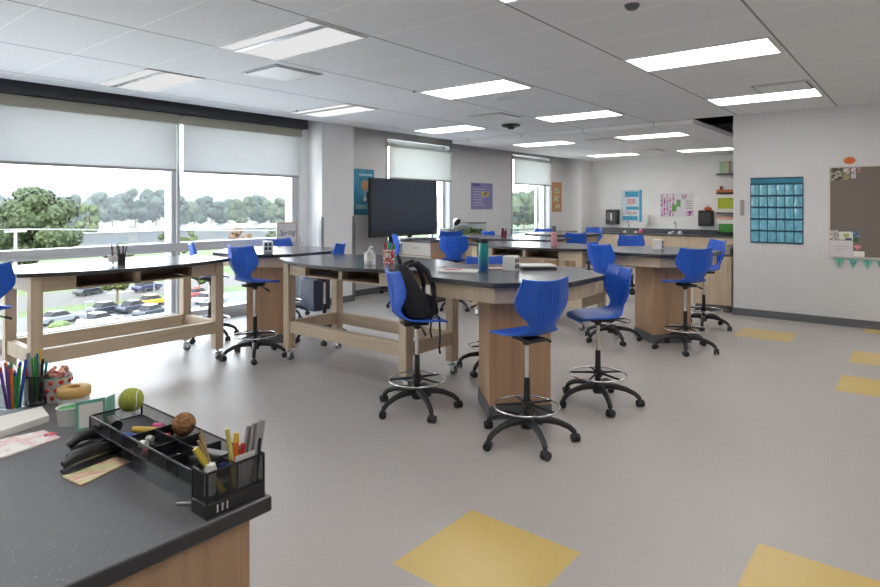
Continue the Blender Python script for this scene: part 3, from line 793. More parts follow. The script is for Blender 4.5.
for k, (x, y, c) in enumerate(((-1.60, .80, 'red'), (-1.585, .82, 'grey'), (-1.555, .79, 'red'), (-1.535, .735, 'blue'), (-1.52, .75, 'blue'), (-1.545, .715, 'pink'), (-1.57, .745, 'black'))):
    o = MB().ball((0, 0, 0), .011, 2, (1, .8, .7), .1).build('trinket', PEN[c], loc=(x, y, zt + .009), rot=(0, 0, k), smooth=True)
    tag(o, 'small %s trinket number among odds in the organizer tray' % c if False else 'small %s trinket in the middle of the organizer tray' % c, 'trinket', 'trinkets in the organizer tray')
for k, (x0, y0, x1, y1) in enumerate(((-1.49, .79, -1.43, .815), (-1.485, .805, -1.425, .83), (-1.47, .76, -1.42, .79))):
    lay('pencil', 'grey pencil lying right of the twine ball', 'pencil', x0, y0, x1, y1, .004, PEN['grey'])['group'] = 'pencils right of the twine ball'
lay('glasses_case', 'silver cylinder lying behind the bin in the tray', 'case', -1.40, .80, -1.32, .825, .013, M_steel)
lay('tape_roll', 'clear round lens in the tray near the bin', 'lens', -1.375, .742, -1.36, .752, .016, M_jar)
lay('marker', 'dark blue marker at the right end of the tray', 'pen', -1.37, .775, -1.31, .79, .009, M_base, .02, PEN['blue'])

# stapler and hole punch
def stapler(label, p0, p1, m, hgt, gap):
    a = V((*at(*p0, ZD + .02), ZD)); b = V((*at(*p1, ZD + .02), ZD))
    L = (b - a).length; rz = math.atan2((b - a).y, (b - a).x)
    t = thing('stapler', label, 'stapler', a, rz)
    MB().prism([(0, -.016), (.02, -.02), (L, -.02), (L + .01, -.012), (L + .01, .012), (L, .02), (.02, .02), (0, .016)], 0, .010).build('base', m, t, bevel=.003)
    b_ = MB(); b_.tube([(.0, 0, .022 + gap * .6), (.03, 0, .03 + gap), (L * .6, 0, .034 + gap * .7), (L, 0, .026)], [.010, .015, .017, .014], 10); b_.build('top_arm', m, t, smooth=True)
    MB().box(.005, L * .9, -.006, .006, .016 + gap * .3, .024 + gap * .4).build('magazine', M_steel, t)
    MB().tube([(L - .005, -.018, .02), (L - .005, .018, .02)], .008, 10).build('hinge', M_black, t, smooth=True)
    return t
stapler('black stapler lying under the left end of the organizer', (68, 452), (122, 434), M_black, .03, .022)
stapler('second black stapler nearer to the flowered card', (63, 467), (118, 447), M_black, .025, .004)

def slab(name, label, cat, corners, z0, th, m, side=None, parent=None):
    P = [at(*c, z0 + th) for c in corners]
    c = V((sum(p[0] for p in P) / len(P), sum(p[1] for p in P) / len(P), z0))
    o = MB().prism([(p[0] - c.x, p[1] - c.y) for p in P], 0, th).build(name, m, loc=c, bevel=.0008)
    return tag(o, label, cat)
M_flower = blotch('flower_print', ['7F9A4E', 'E6E0B8', 'DDD9A8', 'E0A898', 'E9E3C4'], 38, (1, .35, 1))
M_pad = blotch('notepad_print', ['F1EEEA', 'EBC9CC', 'F3F0EC', 'F1EEEA'], 22)
slab('gift_card', 'flower printed yellow-green card lying flat by the staplers', 'card', ((62, 476), (81, 485), (130, 461), (112, 454)), ZD, .004, M_flower)
np_ = slab('notepad', 'white notepad with pink floral corner lying flat on the desk', 'notepad', ((-14, 442), (-10, 461), (61, 437), (44, 430)), ZD, .006, M_pad)
np_2 = slab('envelope_stack', 'stack of white cards on the desk left of the teal frame', 'cards', ((-16, 420), (-12, 435), (49, 415), (42, 406)), ZD, .022, M_paper)
fx, fy = at(50, 434, ZD + .007)
for k in range(5):
    MB().lathe([(0, 0), (.008, 0), (.006, .0008), (0, .0008)], (math.cos(k * 1.3) * .011, math.sin(k * 1.3) * .011, .0), 10).build('printed_flower', PEN['pink'] if k != 2 else PEN['orange'], np_, loc=V((fx, fy, ZD + .0062)) - np_.location)
# cups
def cup_loc(px, py): x, y = at(px, py, ZD); return V((x, y, ZD))
g = cup_loc(14, 410)
gj = thing('glass_jar', 'clear glass jar full of coloured pens at the left edge', 'jar', g)
MB().lathe([(0, 0), (.038, 0), (.041, .01), (.041, .085), (.044, .095), (.041, .095), (.038, .088), (.038, .012), (0, .006)], seg=28).build('jar_body', M_jar, gj, smooth=True)
cols = ['green', 'blue', 'purple', 'blue', 'pink', 'orange', 'teal', 'purple', 'green', 'orange', 'red', 'blue', 'pink']
for k, c in enumerate(cols):
    a = k * 2.4; r = .010 + .022 * ((k * 7) % 10) / 10
    o = rod('pen', '%s felt pen standing in the clear glass jar' % c, 'pen', g + V((r * .6 * math.cos(a), r * .6 * math.sin(a), .008)), g + V((r * 1.25 * math.cos(a), r * 1.25 * math.sin(a), .118 + .018 * (k % 3))), .0048, PEN[c], 'felt pens in the glass jar', .012, PEN[cols[(k + 3) % 13]])
    o['label'] = '%s felt pen standing in the clear glass jar' % c
mc = cup_loc(37, 403)
mq = thing('mesh_pen_cup', 'black wire mesh pen cup behind the glass jar', 'pen cup', mc)
MB().lathe([(.038, .002), (.040, .10), (.0385, .10), (.0365, .003)], seg=28).build('cup_wall', M_mesh, mq, smooth=True)
MB().lathe([(0, 0), (.038, 0), (.038, .004), (0, .004)], seg=28).ring((0, 0, .10), .0395, .0022, 32, 6).build('rim', M_wire, mq, smooth=True)
cols = ['grey', 'grey', 'green', 'yellow', 'red', 'black', 'blue', 'grey', 'teal', 'green']
for k, c in enumerate(cols):
    a = k * 2.4 + 1; r = .008 + .022 * ((k * 7) % 10) / 10
    rod('pen', '%s pen or brush in the black mesh cup' % c, 'pen', mc + V((r * .7 * math.cos(a), r * .7 * math.sin(a), .008)), mc + V((r * 1.3 * math.cos(a), r * 1.3 * math.sin(a), .13 + .014 * (k % 4))), .0045 if c != 'grey' else .0065, PEN[c], 'pens in the black mesh cup', .012)
mc2 = cup_loc(47, 396)
for k, c in enumerate(['blue', 'blue', 'grey', 'red', 'green']):
    pass
# apple-print pail with candies
tp = cup_loc(56, 400)
pl = thing('apple_pail', 'small white pail printed with red apples and filled with wrapped candies', 'pail', tp)
M_apple = blotch('apple_print', ['F0ECEA', 'F0ECEA', 'F0ECEA'], 1)
MB().lathe([(0, 0), (.036, 0), (.050, .085), (.052, .087), (.048, .087), (.034, .004), (0, .004)], seg=32).build('pail_body', M_white, pl, smooth=True)
ap = MB(); ap.mi = 0
for row in range(3):
    for k in range(10):
        a = 2 * PI * (k + .5 * row) / 10; z = .018 + .027 * row; R = .036 + .014 * z / .085 + .0006
        n0 = V((math.cos(a), math.sin(a), 0))
        ap.ball((n0.x * R, n0.y * R, z), .0085, 2, (abs(n0.x) * .12 + abs(n0.y), abs(n0.y) * .12 + abs(n0.x), 1))
ap.build('apple_print', M_red, pl, smooth=True)
MB().ring((0, 0, .0865), .0505, .0022, 36, 6).build('rim', mat('green_trim', '4F9B8A', .4), pl, smooth=True)
MB().tube([(.051 * math.cos(a), .051 * math.sin(a) * .0 - .051, .085 - .055 * math.sin(a)) for a in [PI * k / 12 for k in range(13)]], .0018, 6).build('handle', M_steel, pl, smooth=True)
for k in range(14):
    a = k * 2.39; r = .036 * math.sqrt(k / 14)
    o = MB().box(-.012, .012, -.007, .007, -.005, .005).tube([(-.020, 0, 0), (-.012, 0, 0)], [.008, .002], 6).tube([(.012, 0, 0), (.020, 0, 0)], [.002, .008], 6).build('wrapped_candy', (D.materials.get('candy_wrap') or mat('candy_wrap', 'D59A86', .4)) if k % 3 else PEN['pink'] if k % 2 else M_paper, loc=tp + V((r * math.cos(a), r * math.sin(a), .083 + .012 * (k % 3))), rot=(.5 * math.sin(k), .6 * math.cos(k * 2), k * 1.1), bevel=.002)
    tag(o, 'wrapped candy heaped in the apple-print pail', 'candy', 'wrapped candies in the pail')
# white tape dispenser cup, yellow roll, teal frame
wc = cup_loc(68, 424)
t = thing('white_cup', 'short white tub with green sticker beside the teal frame', 'cup', wc)
MB().lathe([(0, 0), (.028, 0), (.032, .052), (.034, .055), (.030, .055), (.026, .004), (0, .004)], seg=28).build('cup_body', M_white, t, smooth=True)
MB().lathe([(0, .0), (.029, .0), (.029, .003), (0, .003)], (0, 0, .046), 24).build('contents', PEN['green'], t)
yc = cup_loc(74, 405)
t = thing('tape_roll', 'wide tan tape roll lying on a white roll behind the white tub', 'tape', yc, 0)
MB().lathe([(.018, .036), (.050, .034), (.052, .038), (.052, .060), (.048, .064), (.020, .064), (.018, .036)], seg=36).build('roll', mat('tan_tape', 'C8A263', .5), t, smooth=True)
MB().lathe([(.030, 0), (.046, .002), (.048, .034), (.018, .034), (.016, .004), (.030, 0)], seg=36).build('core', M_white, t, smooth=True)
fa, fb = V((*at(76, 432, ZD), ZD)), V((*at(106, 426, ZD), ZD))
t = thing('standing_card', 'small teal bordered folded card standing left of the organizer', 'card', fa, math.atan2((fb - fa).y, (fb - fa).x))
L = (fb - fa).length
M_tealc = mat('teal_card', '6FAE9B', .6)
MB().box(0, L, 0, .0015, 0, .088).build('front_leaf', M_tealc, t, rot=(-.10, 0, 0))
MB().box(.008, L - .008, -.001, 0, .008, .078).build('white_print', M_paper, t, rot=(-.10, 0, 0))
MB().prism([(L, 0), (L + .03, .03), (L + .03, .032), (L, .002)], 0, .088).build('back_leaf', M_tealc, t)
x, y = at(187, 506, ZD)
rod('pen', 'silver pen lying under the organizer bin', 'pen', (x - .02, y - .015, ZD + .005), (x + .02, y + .02, ZD + .005), .004, M_steel, tip=.01, tipm=M_black)

# ------------------------------------------------------------------ things on the tables
ZTT = 1.05
def tloc(px, py, z=ZTT): x, y = at(px, py, z); return V((x, y, z))
def bottle(label, p, h, r, body, cap, caph=.03, neck=True, cat='bottle'):
    t = thing('bottle', label, cat, p)
    MB().lathe([(0, 0), (r * .95, 0), (r, .006), (r, h * .82), (r * .8, h * .9), (r * .45, h * .94), (r * .45, h), (0, h)], seg=24).build('bottle_body', body, t, smooth=True)
    MB().lathe([(0, 0), (r * .62, 0), (r * .62, caph), (r * .5, caph + .004), (0, caph + .004)], (0, 0, h), 20).build('cap', cap, t, smooth=True)
    return t
# teal water bottle with the blue-to-teal fade of the bottle itself
mt = mat('bottle_fade', '14808E', .3); n, l = mt.node_tree.nodes, mt.node_tree.links
t_ = n.new('ShaderNodeTexCoord'); s_ = n.new('ShaderNodeSeparateXYZ'); r_ = n.new('ShaderNodeValToRGB'); l.new(t_.outputs['Object'], s_.inputs[0])
mp_ = n.new('ShaderNodeMath'); mp_.operation = 'MULTIPLY'; mp_.inputs[1].default_value = 5.0; l.new(s_.outputs['Z'], mp_.inputs[0]); l.new(mp_.outputs[0], r_.inputs[0])
r_.color_ramp.elements[0].color = srgb('0F4F86'); r_.color_ramp.elements[0].position = .15; r_.color_ramp.elements[1].color = srgb('1B8F90'); r_.color_ramp.elements[1].position = .85
l.new(r_.outputs[0], n['Principled BSDF'].inputs['Base Color'])
p = tloc(483.5, 271)
t = thing('water_bottle', 'tall teal and blue water bottle with black lid on the nearest octagonal table', 'bottle', p)
MB().lathe([(0, 0), (.040, 0), (.042, .005), (.042, .205), (.037, .225), (.037, .235), (0, .235)], seg=28).build('bottle_body', mt, t, smooth=True)
MB().lathe([(0, 0), (.040, 0), (.040, .035), (.032, .04), (0, .04)], (0, 0, .235), 24).build('lid', M_black, t, smooth=True)
def cube_caddy(label, px, py, rz, s=.11):
    p = tloc(px, py); t = thing('charging_cube', label, 'charger', p, rz)
    h = .125
    MB().box(-s / 2, s / 2, -s / 2, s / 2, 0, h).build('cube_body', M_white, t, bevel=.006)
    b = MB()
    for a in (0, 1):
        for c in (0, 1): b.box(s / 2 - .002, s / 2 + .0015, -.04 + a * .045, -.008 + a * .045, .02 + c * .05, .055 + c * .05)
    b.build('outlet', D.materials.get('navy_socket') or mat('navy_socket', '2A3558', .4), t)
    return t
cube_caddy('white cube outlet tower on the nearest octagonal table right of the bottle', 511, 270.5, .15)
cube_caddy('white cube outlet tower on the right octagonal table', 658, 249.5, .15)
cube_caddy('white cube outlet tower with blue sockets on the octagonal table by the column', 268, 251.5, -.55)
def flat(name, label, cat, px, py, w, d, th, rz, m, par=None, z=ZTT):
    p = tloc(px, py, z); o = MB().box(-w / 2, w / 2, -d / 2, d / 2, 0, th).build(name, m, loc=p, rot=(0, 0, rz), bevel=min(.002, th / 3)); return tag(o, label, cat)
flat('paper', 'sheets of white paper with pink pen left of the water bottle', 'paper', 459, 271.5, .32, .22, .012, .5, M_paper)
o = flat('folder', 'pink folder on the papers left of the water bottle', 'folder', 453, 269.6, .14, .05, .004, .75, PEN['pink'], z=ZTT + .013)
flat('paper', 'pink paper sheet between bottle and white cube', 'paper', 493, 268, .18, .14, .002, .6, mat('pink_paper', 'D9A9B4', .7))
lp = thing('laptop', 'closed silver laptop at the right of the nearest octagonal table', 'laptop', tloc(537, 268.3), .72)
MB().box(-.15, .15, -.11, .11, .0, .018).build('laptop_base', M_black, lp, bevel=.003)
MB().box(-.15, .15, -.11, .11, .019, .034).build('lid', mat('silver_lid', 'D6D6D4', .4), lp, bevel=.003)
# sanitizer bottle, pencil tin on the curved table
p = tloc(370, 264)
t = thing('pump_bottle', 'clear hand sanitizer bottle on the curved table by the pencil tin', 'bottle', p)
MB().lathe([(0, 0), (.05, 0), (.052, .01), (.052, .10), (.025, .125), (.018, .13), (0, .13)], seg=24).build('bottle_body', mat('cloudy_plastic', 'E4E9EA', .15, trans=.4), t, smooth=True)
MB().lathe([(0, .0), (.016, 0), (.016, .018), (.006, .02), (.006, .04), (0, .04)], (0, 0, .13), 16).tube([(0, 0, .165), (.04, 0, .163)], .005, 8).build('pump', M_white, t, smooth=True)
MB().lathe([(.0525, .03), (.0525, .085)], seg=24).build('paper_label', M_paper, t, smooth=True)
p = tloc(389, 263)
t = thing('pencil_tin', 'red and white patterned tin of pens in front of the display', 'pencil cup', p)
MB().lathe([(0, 0), (.052, 0), (.060, .13), (.056, .13), (.048, .004), (0, .004)], seg=24).build('tin_body', blotch('red_white_print', ['C23B34', 'EAE6E2', 'C23B34', 'F0ECE8'], 70, kind='voronoi'), t, smooth=True)
for k, c in enumerate(['green', 'green', 'red', 'green', 'black', 'teal', 'pink']):
    a = k * 2.4; rod('marker', '%s marker standing in the red patterned tin' % c, 'marker', p + V((.015 * math.cos(a), .015 * math.sin(a), .006)), p + V((.055 * math.cos(a), .055 * math.sin(a), .18 + .01 * (k % 3))), .009, PEN[c], 'markers in the red patterned tin')
# jar with brushes and dark cup on the window table
p = tloc(113, 265)
t = thing('glass_jar', 'clear glass jar with a brown brush on the window table', 'jar', p)
MB().lathe([(0, 0), (.04, 0), (.042, .01), (.042, .11), (.038, .12), (.036, .12), (.039, .11), (.039, .01), (0, .006)], seg=24).build('jar_body', M_jar, t, smooth=True)
MB().lathe([(.0424, .03), (.0424, .085)], seg=24).build('paper_label', M_paper, t, smooth=True)
rod('brush', 'thick brown brush standing in the glass jar on the window table', 'brush', p + V((0, 0, .01)), p + V((.01, -.012, .15)), .008, mat('brown_wood', '6B463A', .6), tip=.04)
p = tloc(121.5, 264.5)
t = thing('pencil_cup', 'dark cup holding brushes beside the glass jar on the window table', 'pencil cup', p)
MB().lathe([(0, 0), (.034, 0), (.037, .10), (.034, .10), (.031, .004), (0, .004)], seg=24).build('cup_body', mat('dark_cup', '3C2F32', .5), t, smooth=True)
for k in range(5):
    a = k * 2.4; rod('brush', 'dark paintbrush standing in the dark cup on the window table', 'brush', p + V((.01 * math.cos(a), .01 * math.sin(a), .006)), p + V((.045 * math.cos(a), .045 * math.sin(a), .17 + .01 * (k % 3))), .006, mat('dark_brush', '4A3230', .6) if k == 0 else D.materials['dark_brush'], 'dark brushes in the dark cup')
# on the curved table behind: pink bottle, clear tub, teal cup
p = tloc(554, 246)
bottle('pink bottle with dark cap on the second curved table', p, .20, .042, mat('pink_bottle', 'C98E95', .3), M_base, .07)
p = tloc(543.5, 244.5)
t = MB().lathe([(0, 0), (.05, 0), (.052, .13), (.048, .13), (.046, .006), (0, .006)], seg=20).build('clear_tub', M_jar, loc=p, smooth=True); tag(t, 'clear plastic tub left of the pink bottle', 'tub')
p = tloc(573, 246)
p = tloc(504, 237.6)
t = thing('pencil_cup', 'red-brown cup of brushes on the back row curved table', 'pencil cup', p)
MB().lathe([(0, 0), (.045, 0), (.05, .11), (.046, .11), (.041, .004), (0, .004)], seg=20).build('cup_body', mat('maroon', '6B3238', .5), t, smooth=True)
for k in range(5):
    a = k * 2.4; rod('brush', 'maroon brush in the cup on the back row table', 'brush', p + V((0, 0, .006)), p + V((.04 * math.cos(a), .04 * math.sin(a), .16)), .009, D.materials['maroon'], 'brushes in the back row cup')
for k, px in enumerate((511, 516.5)):
    t = MB().lathe([(0, 0), (.038, 0), (.042, .15), (.039, .15), (.035, .006), (0, .006)], seg=20).build('clear_cup', M_jar, loc=tloc(px, 237.6), smooth=True); tag(t, ('clear tumbler right beside the maroon brush cup', 'clear tumbler farther right of the maroon brush cup')[k], 'cup')
# framed sign on the window ledge
p = V((XW + .075, on_x(286, 243, XW + .06)[0], 1.01))
t = thing('framed_sign', 'small framed sign reading spring leaning on the window ledge', 'sign', p, PI / 2)
hw, hh = .19, .33
f = MB().box(-hw, hw, -.02, 0, 0, .022).box(-hw, hw, -.02, 0, hh - .022, hh).box(-hw, -hw + .022, -.02, 0, .022, hh - .022).box(hw - .022, hw, -.02, 0, .022, hh - .022)
f.build('frame', M_wood, t)
MB().box(-hw + .02, hw - .02, -.012, -.004, .02, hh - .02).build('sign_board', M_paper, t)
text_mesh('lettering', 'Spring', .12, M_black, t, (0, -.0135, hh / 2), (PI / 2, 0, 0), shear=.35)
# navy bin under the octagonal table by the column
t = MB().box(-.17, .17, -.16, .16, 0, .44).box(-.18, .18, -.17, .17, .44, .47).build('storage_bin', mat('navy', '232A3E', .5), loc=(-7.33, 5.98, 0), bevel=.01); tag(t, 'navy storage bin on the floor between window and column', 'bin')

# ------------------------------------------------------------------ interactive display on its stand
XD = -7.3
y0, z1 = on_x(370.5, 177.8, XD); y1, _ = on_x(437, 181, XD); z0 = 1.05; z1 = 2.07
t = thing('display_screen', 'large black flat display on a wheeled stand before the small window', 'screen', (XD, (y0 + y1) / 2, 0))
h = (y1 - y0) / 2
MB().box(-.06, 0, -h, h, z0, z1).build('housing', M_black, t, bevel=.006)
MB().box(.0, .003, -h + .025, h - .025, z0 + .075, z1 - .025).build('screen_glass', mat('screen', '323B49', .18, coat=.3), t)
MB().box(-.08, .012, -h - .012, -h, z0 + .6, z0 + .78).build('side_handle', M_black, t, bevel=.004)
b = MB()
for s in (-.25, .25): b.box(-.16, -.10, s - .03, s + .03, .12, 1.7)
b.box(-.16, -.06, -.5, .5, 1.3, 1.36).box(-.16, -.06, -.5, .5, 1.62, 1.68).box(-.15, -.11, -.35, .35, .3, .36)
b.build('stand_post', M_black, t)
for s in (-.25, .25):
    q = MB().tube([(-.38, s, .10), (-.13, s, .13), (.42, s, .09)], .025, 8).build('stand_foot', M_black, t, smooth=True)
    for xx in (-.36, .40):
        MB().tube([(xx, s - .02, .035), (xx, s + .02, .035)], .035, 14).tube([(xx, s, .03), (xx, s, .1)], .01, 8).build('caster', M_black, q, smooth=True)
MB().box(-.02, .05, -.25, .3, z0 - .05, z0 - .03).build('pen_tray', M_white, t)
# drawer cabinet
X0c, X1c, Y0c, Y1c = -6.86, -6.24, 7.45, 8.07
t = thing('drawer_cabinet', 'white-fronted wooden drawer cabinet with dark top under the display', 'cabinet', ((X0c + X1c) / 2, (Y0c + Y1c) / 2, 0))
a, b_ = (X1c - X0c) / 2, (Y1c - Y0c) / 2
MB().box(-a - .02, a + .02, -b_ - .02, b_ + .02, 1.0, 1.035).build('worktop', M_top, t, bevel=.004)
MB().box(-a, a, -b_ + .02, b_, .1, 1.0).build('carcass', M_woodd, t, bevel=.003)
MB().box(-a + .03, a - .03, -b_ + .05, b_ - .02, 0, .1).build('plinth', M_base, t)
for z in (.12, .34, .56, .78):
    q = MB().box(-a + .005, a - .005, -b_, -b_ + .02, z, z + .205).build('drawer', mat('drawer_front', 'D8D3C9', .5) if z == .12 else D.materials['drawer_front'], t, bevel=.003)
    MB().tube([(-.06, -b_, z + .12), (-.06, -b_ - .025, z + .12), (.06, -b_ - .025, z + .12), (.06, -b_, z + .12)], .006, 8).build('handle', M_steel, q, smooth=True)

# ------------------------------------------------------------------ counters along walls
def counter(name, label, x0, x1, y0, y1, zt, front, nd, th=.03):
    t = thing(name, label, 'cabinet', ((x0 + x1) / 2, (y0 + y1) / 2, 0))
    a, b = (x1 - x0) / 2, (y1 - y0) / 2
    MB().box(-a, a, -b, b, .1, zt - th).build('carcass', M_wood, t)
    MB().box(-a + .02, a - .02, -b + .02, b - .02, 0, .1).build('toe_kick', M_base, t)
    for k in range(nd):
        if front == 'y':
            x = -a + 2 * a * k / nd
            d = MB().box(x + .004, x + 2 * a / nd - .004, -b - .018, -b, .11, zt - th - .01).build('door', M_wood, t, bevel=.002)
            MB().tube([(x + 2 * a / nd - .05, -b - .018, zt - .16), (x + 2 * a / nd - .05, -b - .04, zt - .16), (x + 2 * a / nd - .05, -b - .04, zt - .28), (x + 2 * a / nd - .05, -b - .018, zt - .28)], .005, 6).build('handle', M_steel, d)
        else:
            y = -b + 2 * b * k / nd
            d = MB().box(a, a + .018, y + .004, y + 2 * b / nd - .004, .11, zt - th - .01).build('door', M_wood, t, bevel=.002)
            MB().tube([(a + .018, y + .05, zt - .16), (a + .04, y + .05, zt - .16), (a + .04, y + .05, zt - .28), (a + .018, y + .05, zt - .28)], .005, 6).build('handle', M_steel, d)
    return t
ZK = .87
M_slate = mat('slate_counter', '50545A', .3)
counter('base_cabinet', 'row of oak base cabinets along the far wall', -7.33, -2.8, 15.27, 15.88, ZK, 'y', 8)
ct = MB().box(-7.335, -2.24, 15.23, 15.88, ZK - .03, ZK).box(-7.335, -2.24, 15.86, 15.88, ZK, ZK + .12).box(-2.82, -2.24, 9.6, 15.3, ZK - .03, ZK).box(-2.26, -2.24, 9.6, 15.85, ZK, ZK + .10)
tag(ct.build('countertop', M_slate, bevel=.003), 'dark slate countertop with backsplash along the far wall', 'countertop')
cab = counter('base_cabinet', 'oak base cabinets with wood end panel running back from the right wall', -2.78, -2.235, 9.62, 15.2, ZK, 'none' if False else 'y', 1)
counter('base_cabinet', 'oak base cabinets below the two small windows', XW + .03, -7.35, 9.6, 14.9, .88, 'x', 9)
tag(MB().box(XW + .02, -7.32, 9.58, 14.92, .88, .91).build('countertop', M_top, bevel=.003), 'grey countertop below the two small windows', 'countertop')
# faucets and soap on the far counter
def faucet(x, label):
    t = thing('faucet', label, 'faucet', (x, 15.75, ZK))
    MB().tube([(0, 0, 0), (0, 0, .25), (0, -.04, .31), (0, -.12, .31), (0, -.15, .26)], .012, 8).build('spout', M_chrome, t, smooth=True)
    MB().tube([(-.09, 0, 0), (-.09, 0, .07)], .012, 8).tube([(.09, 0, 0), (.09, 0, .07)], .012, 8).build('valve', M_chrome, t, smooth=True)
YI = 15.6
fx = on_y(629, 232, 15.75)[0]; faucet(fx, 'chrome gooseneck faucet on the far counter below the blue poster')
faucet(on_y(676, 232, 15.75)[0], 'chrome gooseneck faucet on the far counter below the purple poster')
def far_item(px, py_b, py_t, wpx, name, label, cat, m, capm=None):
    x, z = on_y(px, py_t, YI); h = z - ZK; w = wpx * .0275 / 2
    return bottle(label, (x, YI, ZK), max(.05, h * .85), w, m, capm or M_white, h * .15)
far_item(641, 238, 229, 4, 'b', 'pink soap bottle beside the far faucet', 'bottle', PEN['pink'])
far_item(636, 238, 231, 3.4, 'b', 'white soap bottle beside the far faucet', 'bottle', M_white)
far_item(625, 238, 232, 3.4, 'b', 'white cleaner bottle left of the far faucet', 'bottle', M_white)
far_item(670, 238, 232, 3.2, 'b', 'white bottle left of the second far faucet', 'bottle', M_white)
far_item(673, 238, 231, 3.2, 'b', 'blue-tinted bottle in front of the second far faucet', 'bottle', M_steel)
far_item(680, 238, 231, 4, 'b', 'white jug right of the second far faucet', 'bottle', M_white)
# desk lamp and terrarium on the window counter
yy, _ = on_x(455, 235, -7.55)
t = thing('desk_lamp', 'small white desk lamp with dark mouth on the window counter', 'lamp', (-7.55, yy, .91))
MB().lathe([(0, 0), (.09, 0), (.08, .02), (0, .025)], seg=20).build('base', M_white, t, smooth=True)
MB().tube([(0, 0, .02), (0, -.05, .25), (0, -.02, .42)], .01, 8).build('arm', M_white, t, smooth=True)
b = MB(); b.lathe([(.02, 0), (.05, .03), (.09, .13), (.085, .13), (.045, .035), (.0, .01)], seg=20)
b.build('lamp_shade', M_white, t, loc=(0, -.02, .40), rot=V((.8, -.25, -.45)).to_track_quat('Z', 'Y').to_euler(), smooth=True)
MB().lathe([(0, .11), (.082, .11), (.082, .118), (0, .118)], seg=20).build('lamp_mouth', M_black, t, loc=(0, -.02, .40), rot=V((.8, -.25, -.45)).to_track_quat('Z', 'Y').to_euler())
ya, _ = on_x(464, 235, -7.5); yb, _ = on_x(481, 235, -7.5)
t = thing('terrarium', 'glass terrarium tank with green plants and dark lid on the window counter', 'terrarium', (-7.52, (ya + yb) / 2, .91))
h = (yb - ya) / 2
MB().box(-.16, .16, -h, h, .0, .30).build('tank_glass', M_jar, t)
MB().box(-.165, .165, -h - .005, h + .005, .30, .33).box(-.165, .165, -h - .005, h + .005, -.0, .025).build('lid', M_base, t)
MB().box(-.15, .15, -h + .01, h - .01, .026, .09).build('soil', mat('moss', '6E7A42', .9, noise=.4, scale=30), t)
b = MB()
for k in range(9): b.ball((random.uniform(-.1, .1), random.uniform(-h + .08, h - .08), .12 + .05 * random.random()), .05, 2, wob=.2)
b.build('moss_plants', mat('moss_green', '55703F', .9, noise=.3, scale=50), t)
yc_, _ = on_x(448, 236, -7.5)
t = MB().box(-.12, .12, -.1, .1, 0, .2).box(-.125, .125, -.105, .105, .2, .225).build('storage_box', mat('greenish_box', '8C9188', .6), loc=(-7.52, yc_, .91), bevel=.01); tag(t, 'grey lidded box left of the terrarium on the window counter', 'box')

# ------------------------------------------------------------------ wall things
def on_wall_x(name, label, cat, pxa, pya, pxb, pyb, m, X=XW, th=.004):
    ya, z1 = on_x(pxa, pya, X); yb, _ = on_x(pxb, pya, X); _, z0 = on_x(pxa, pyb, X)
    t = thing(name, label, cat, (X, (ya + yb) / 2, (z0 + z1) / 2)); h, v = (yb - ya) / 2, (z1 - z0) / 2
    MB().box(0, th, -h, h, -v, v).build('sheet', m, t)
    return t, h, v
def on_wall_y(name, label, cat, pxa, pya, pxb, pyb, m, Y, th=.004):
    xa, z1 = on_y(pxa, pya, Y); xb, _ = on_y(pxb, pya, Y); _, z0 = on_y(pxa, pyb, Y)
    t = thing(name, label, cat, ((xa + xb) / 2, Y, (z0 + z1) / 2)); h, v = (xb - xa) / 2, (z1 - z0) / 2
    MB().box(-h, h, -th, 0, -v, v).build('sheet', m, t)
    return t, h, v
def rects(t, name, axis, items, m, off=.005):
    """printed areas on a poster: (u0, u1, v0, v1) in metres from its centre"""
    b = MB()
    for u0, u1, v0, v1 in items:
        if axis == 'x': b.box(off - .001, off, u0, u1, v0, v1)
        else: b.box(u0, u1, -off, -off + .001, v0, v1)
    return b.build(name, m, t)
M_cyan = mat('poster_cyan', '3C93B5', .5, noise=.25, scale=6)
t, h, v = on_wall_x('poster', 'blue poster with a balloon picture next to the column', 'poster', 353.5, 168.5, 374, 215, M_cyan)
b = MB(); b.ball((.004, 0.02, .12), .085, 3, (.03, 1, 1.15)); b.build('balloon', mat('balloon_tan', 'B58A5E', .6), t)
b = MB()
for s in (-.05, 0, .05): b.tube([(.006, .02 + s * .8, .04), (.006, .02 + s * .25, -.10)], .003, 4)
b.box(.004, .007, -.02, .06, -.16, -.10); b.build('basket', M_paper, t)
rects(t, 'pale_cloud', 'x', [(-h * .8, h * .3, -v * .75, -v * .55), (-h * .5, h * .8, v * .7, v * .8)], mat('cloud', '9CC9D8', .6))
t, h, v = on_wall_x('poster', 'purple chart poster between the two small windows', 'poster', 471, 182.5, 492.5, 209.5, mat('poster_purple', '7F7BAA', .5, noise=.1, scale=12))
rects(t, 'title_bar', 'x', [(-h * .9, -h * .2, v * .78, v * .92)], mat('violet', '4E3F86', .5))
rects(t, 'text_rows', 'x', [(-h * .85, h * (.3 + .3 * math.sin(k)), v * (.5 - .2 * k), v * (.56 - .2 * k)) for k in range(7)], mat('lilac', 'B9B4D2', .6))
b = MB()
for k, y in enumerate((.02, .12, .22)): b.ball((.004, y, .05), .065, 2, (.04, 1, 1))
b.build('coloured_dots', blotch('dots_print', ['4E9A5A', 'C9B03A', '7A3F6A'], 9), t)
t, h, v = on_wall_x('poster', 'narrow orange poster right of the far small window', 'poster', 551.8, 182, 561.5, 212, mat('poster_orange', 'BE8A5C', .6, noise=.15, scale=10))
rects(t, 'picture_boxes', 'x', [(-h * .5, h * .5, v * .25, v * .6), (-h * .6, h * .4, -v * .3, v * .1), (-h * .3, h * .6, -v * .8, -v * .5)], blotch('green_print', ['7DA07A', 'D9CDB0', 'B98F6A'], 8))
YP = YF - .001
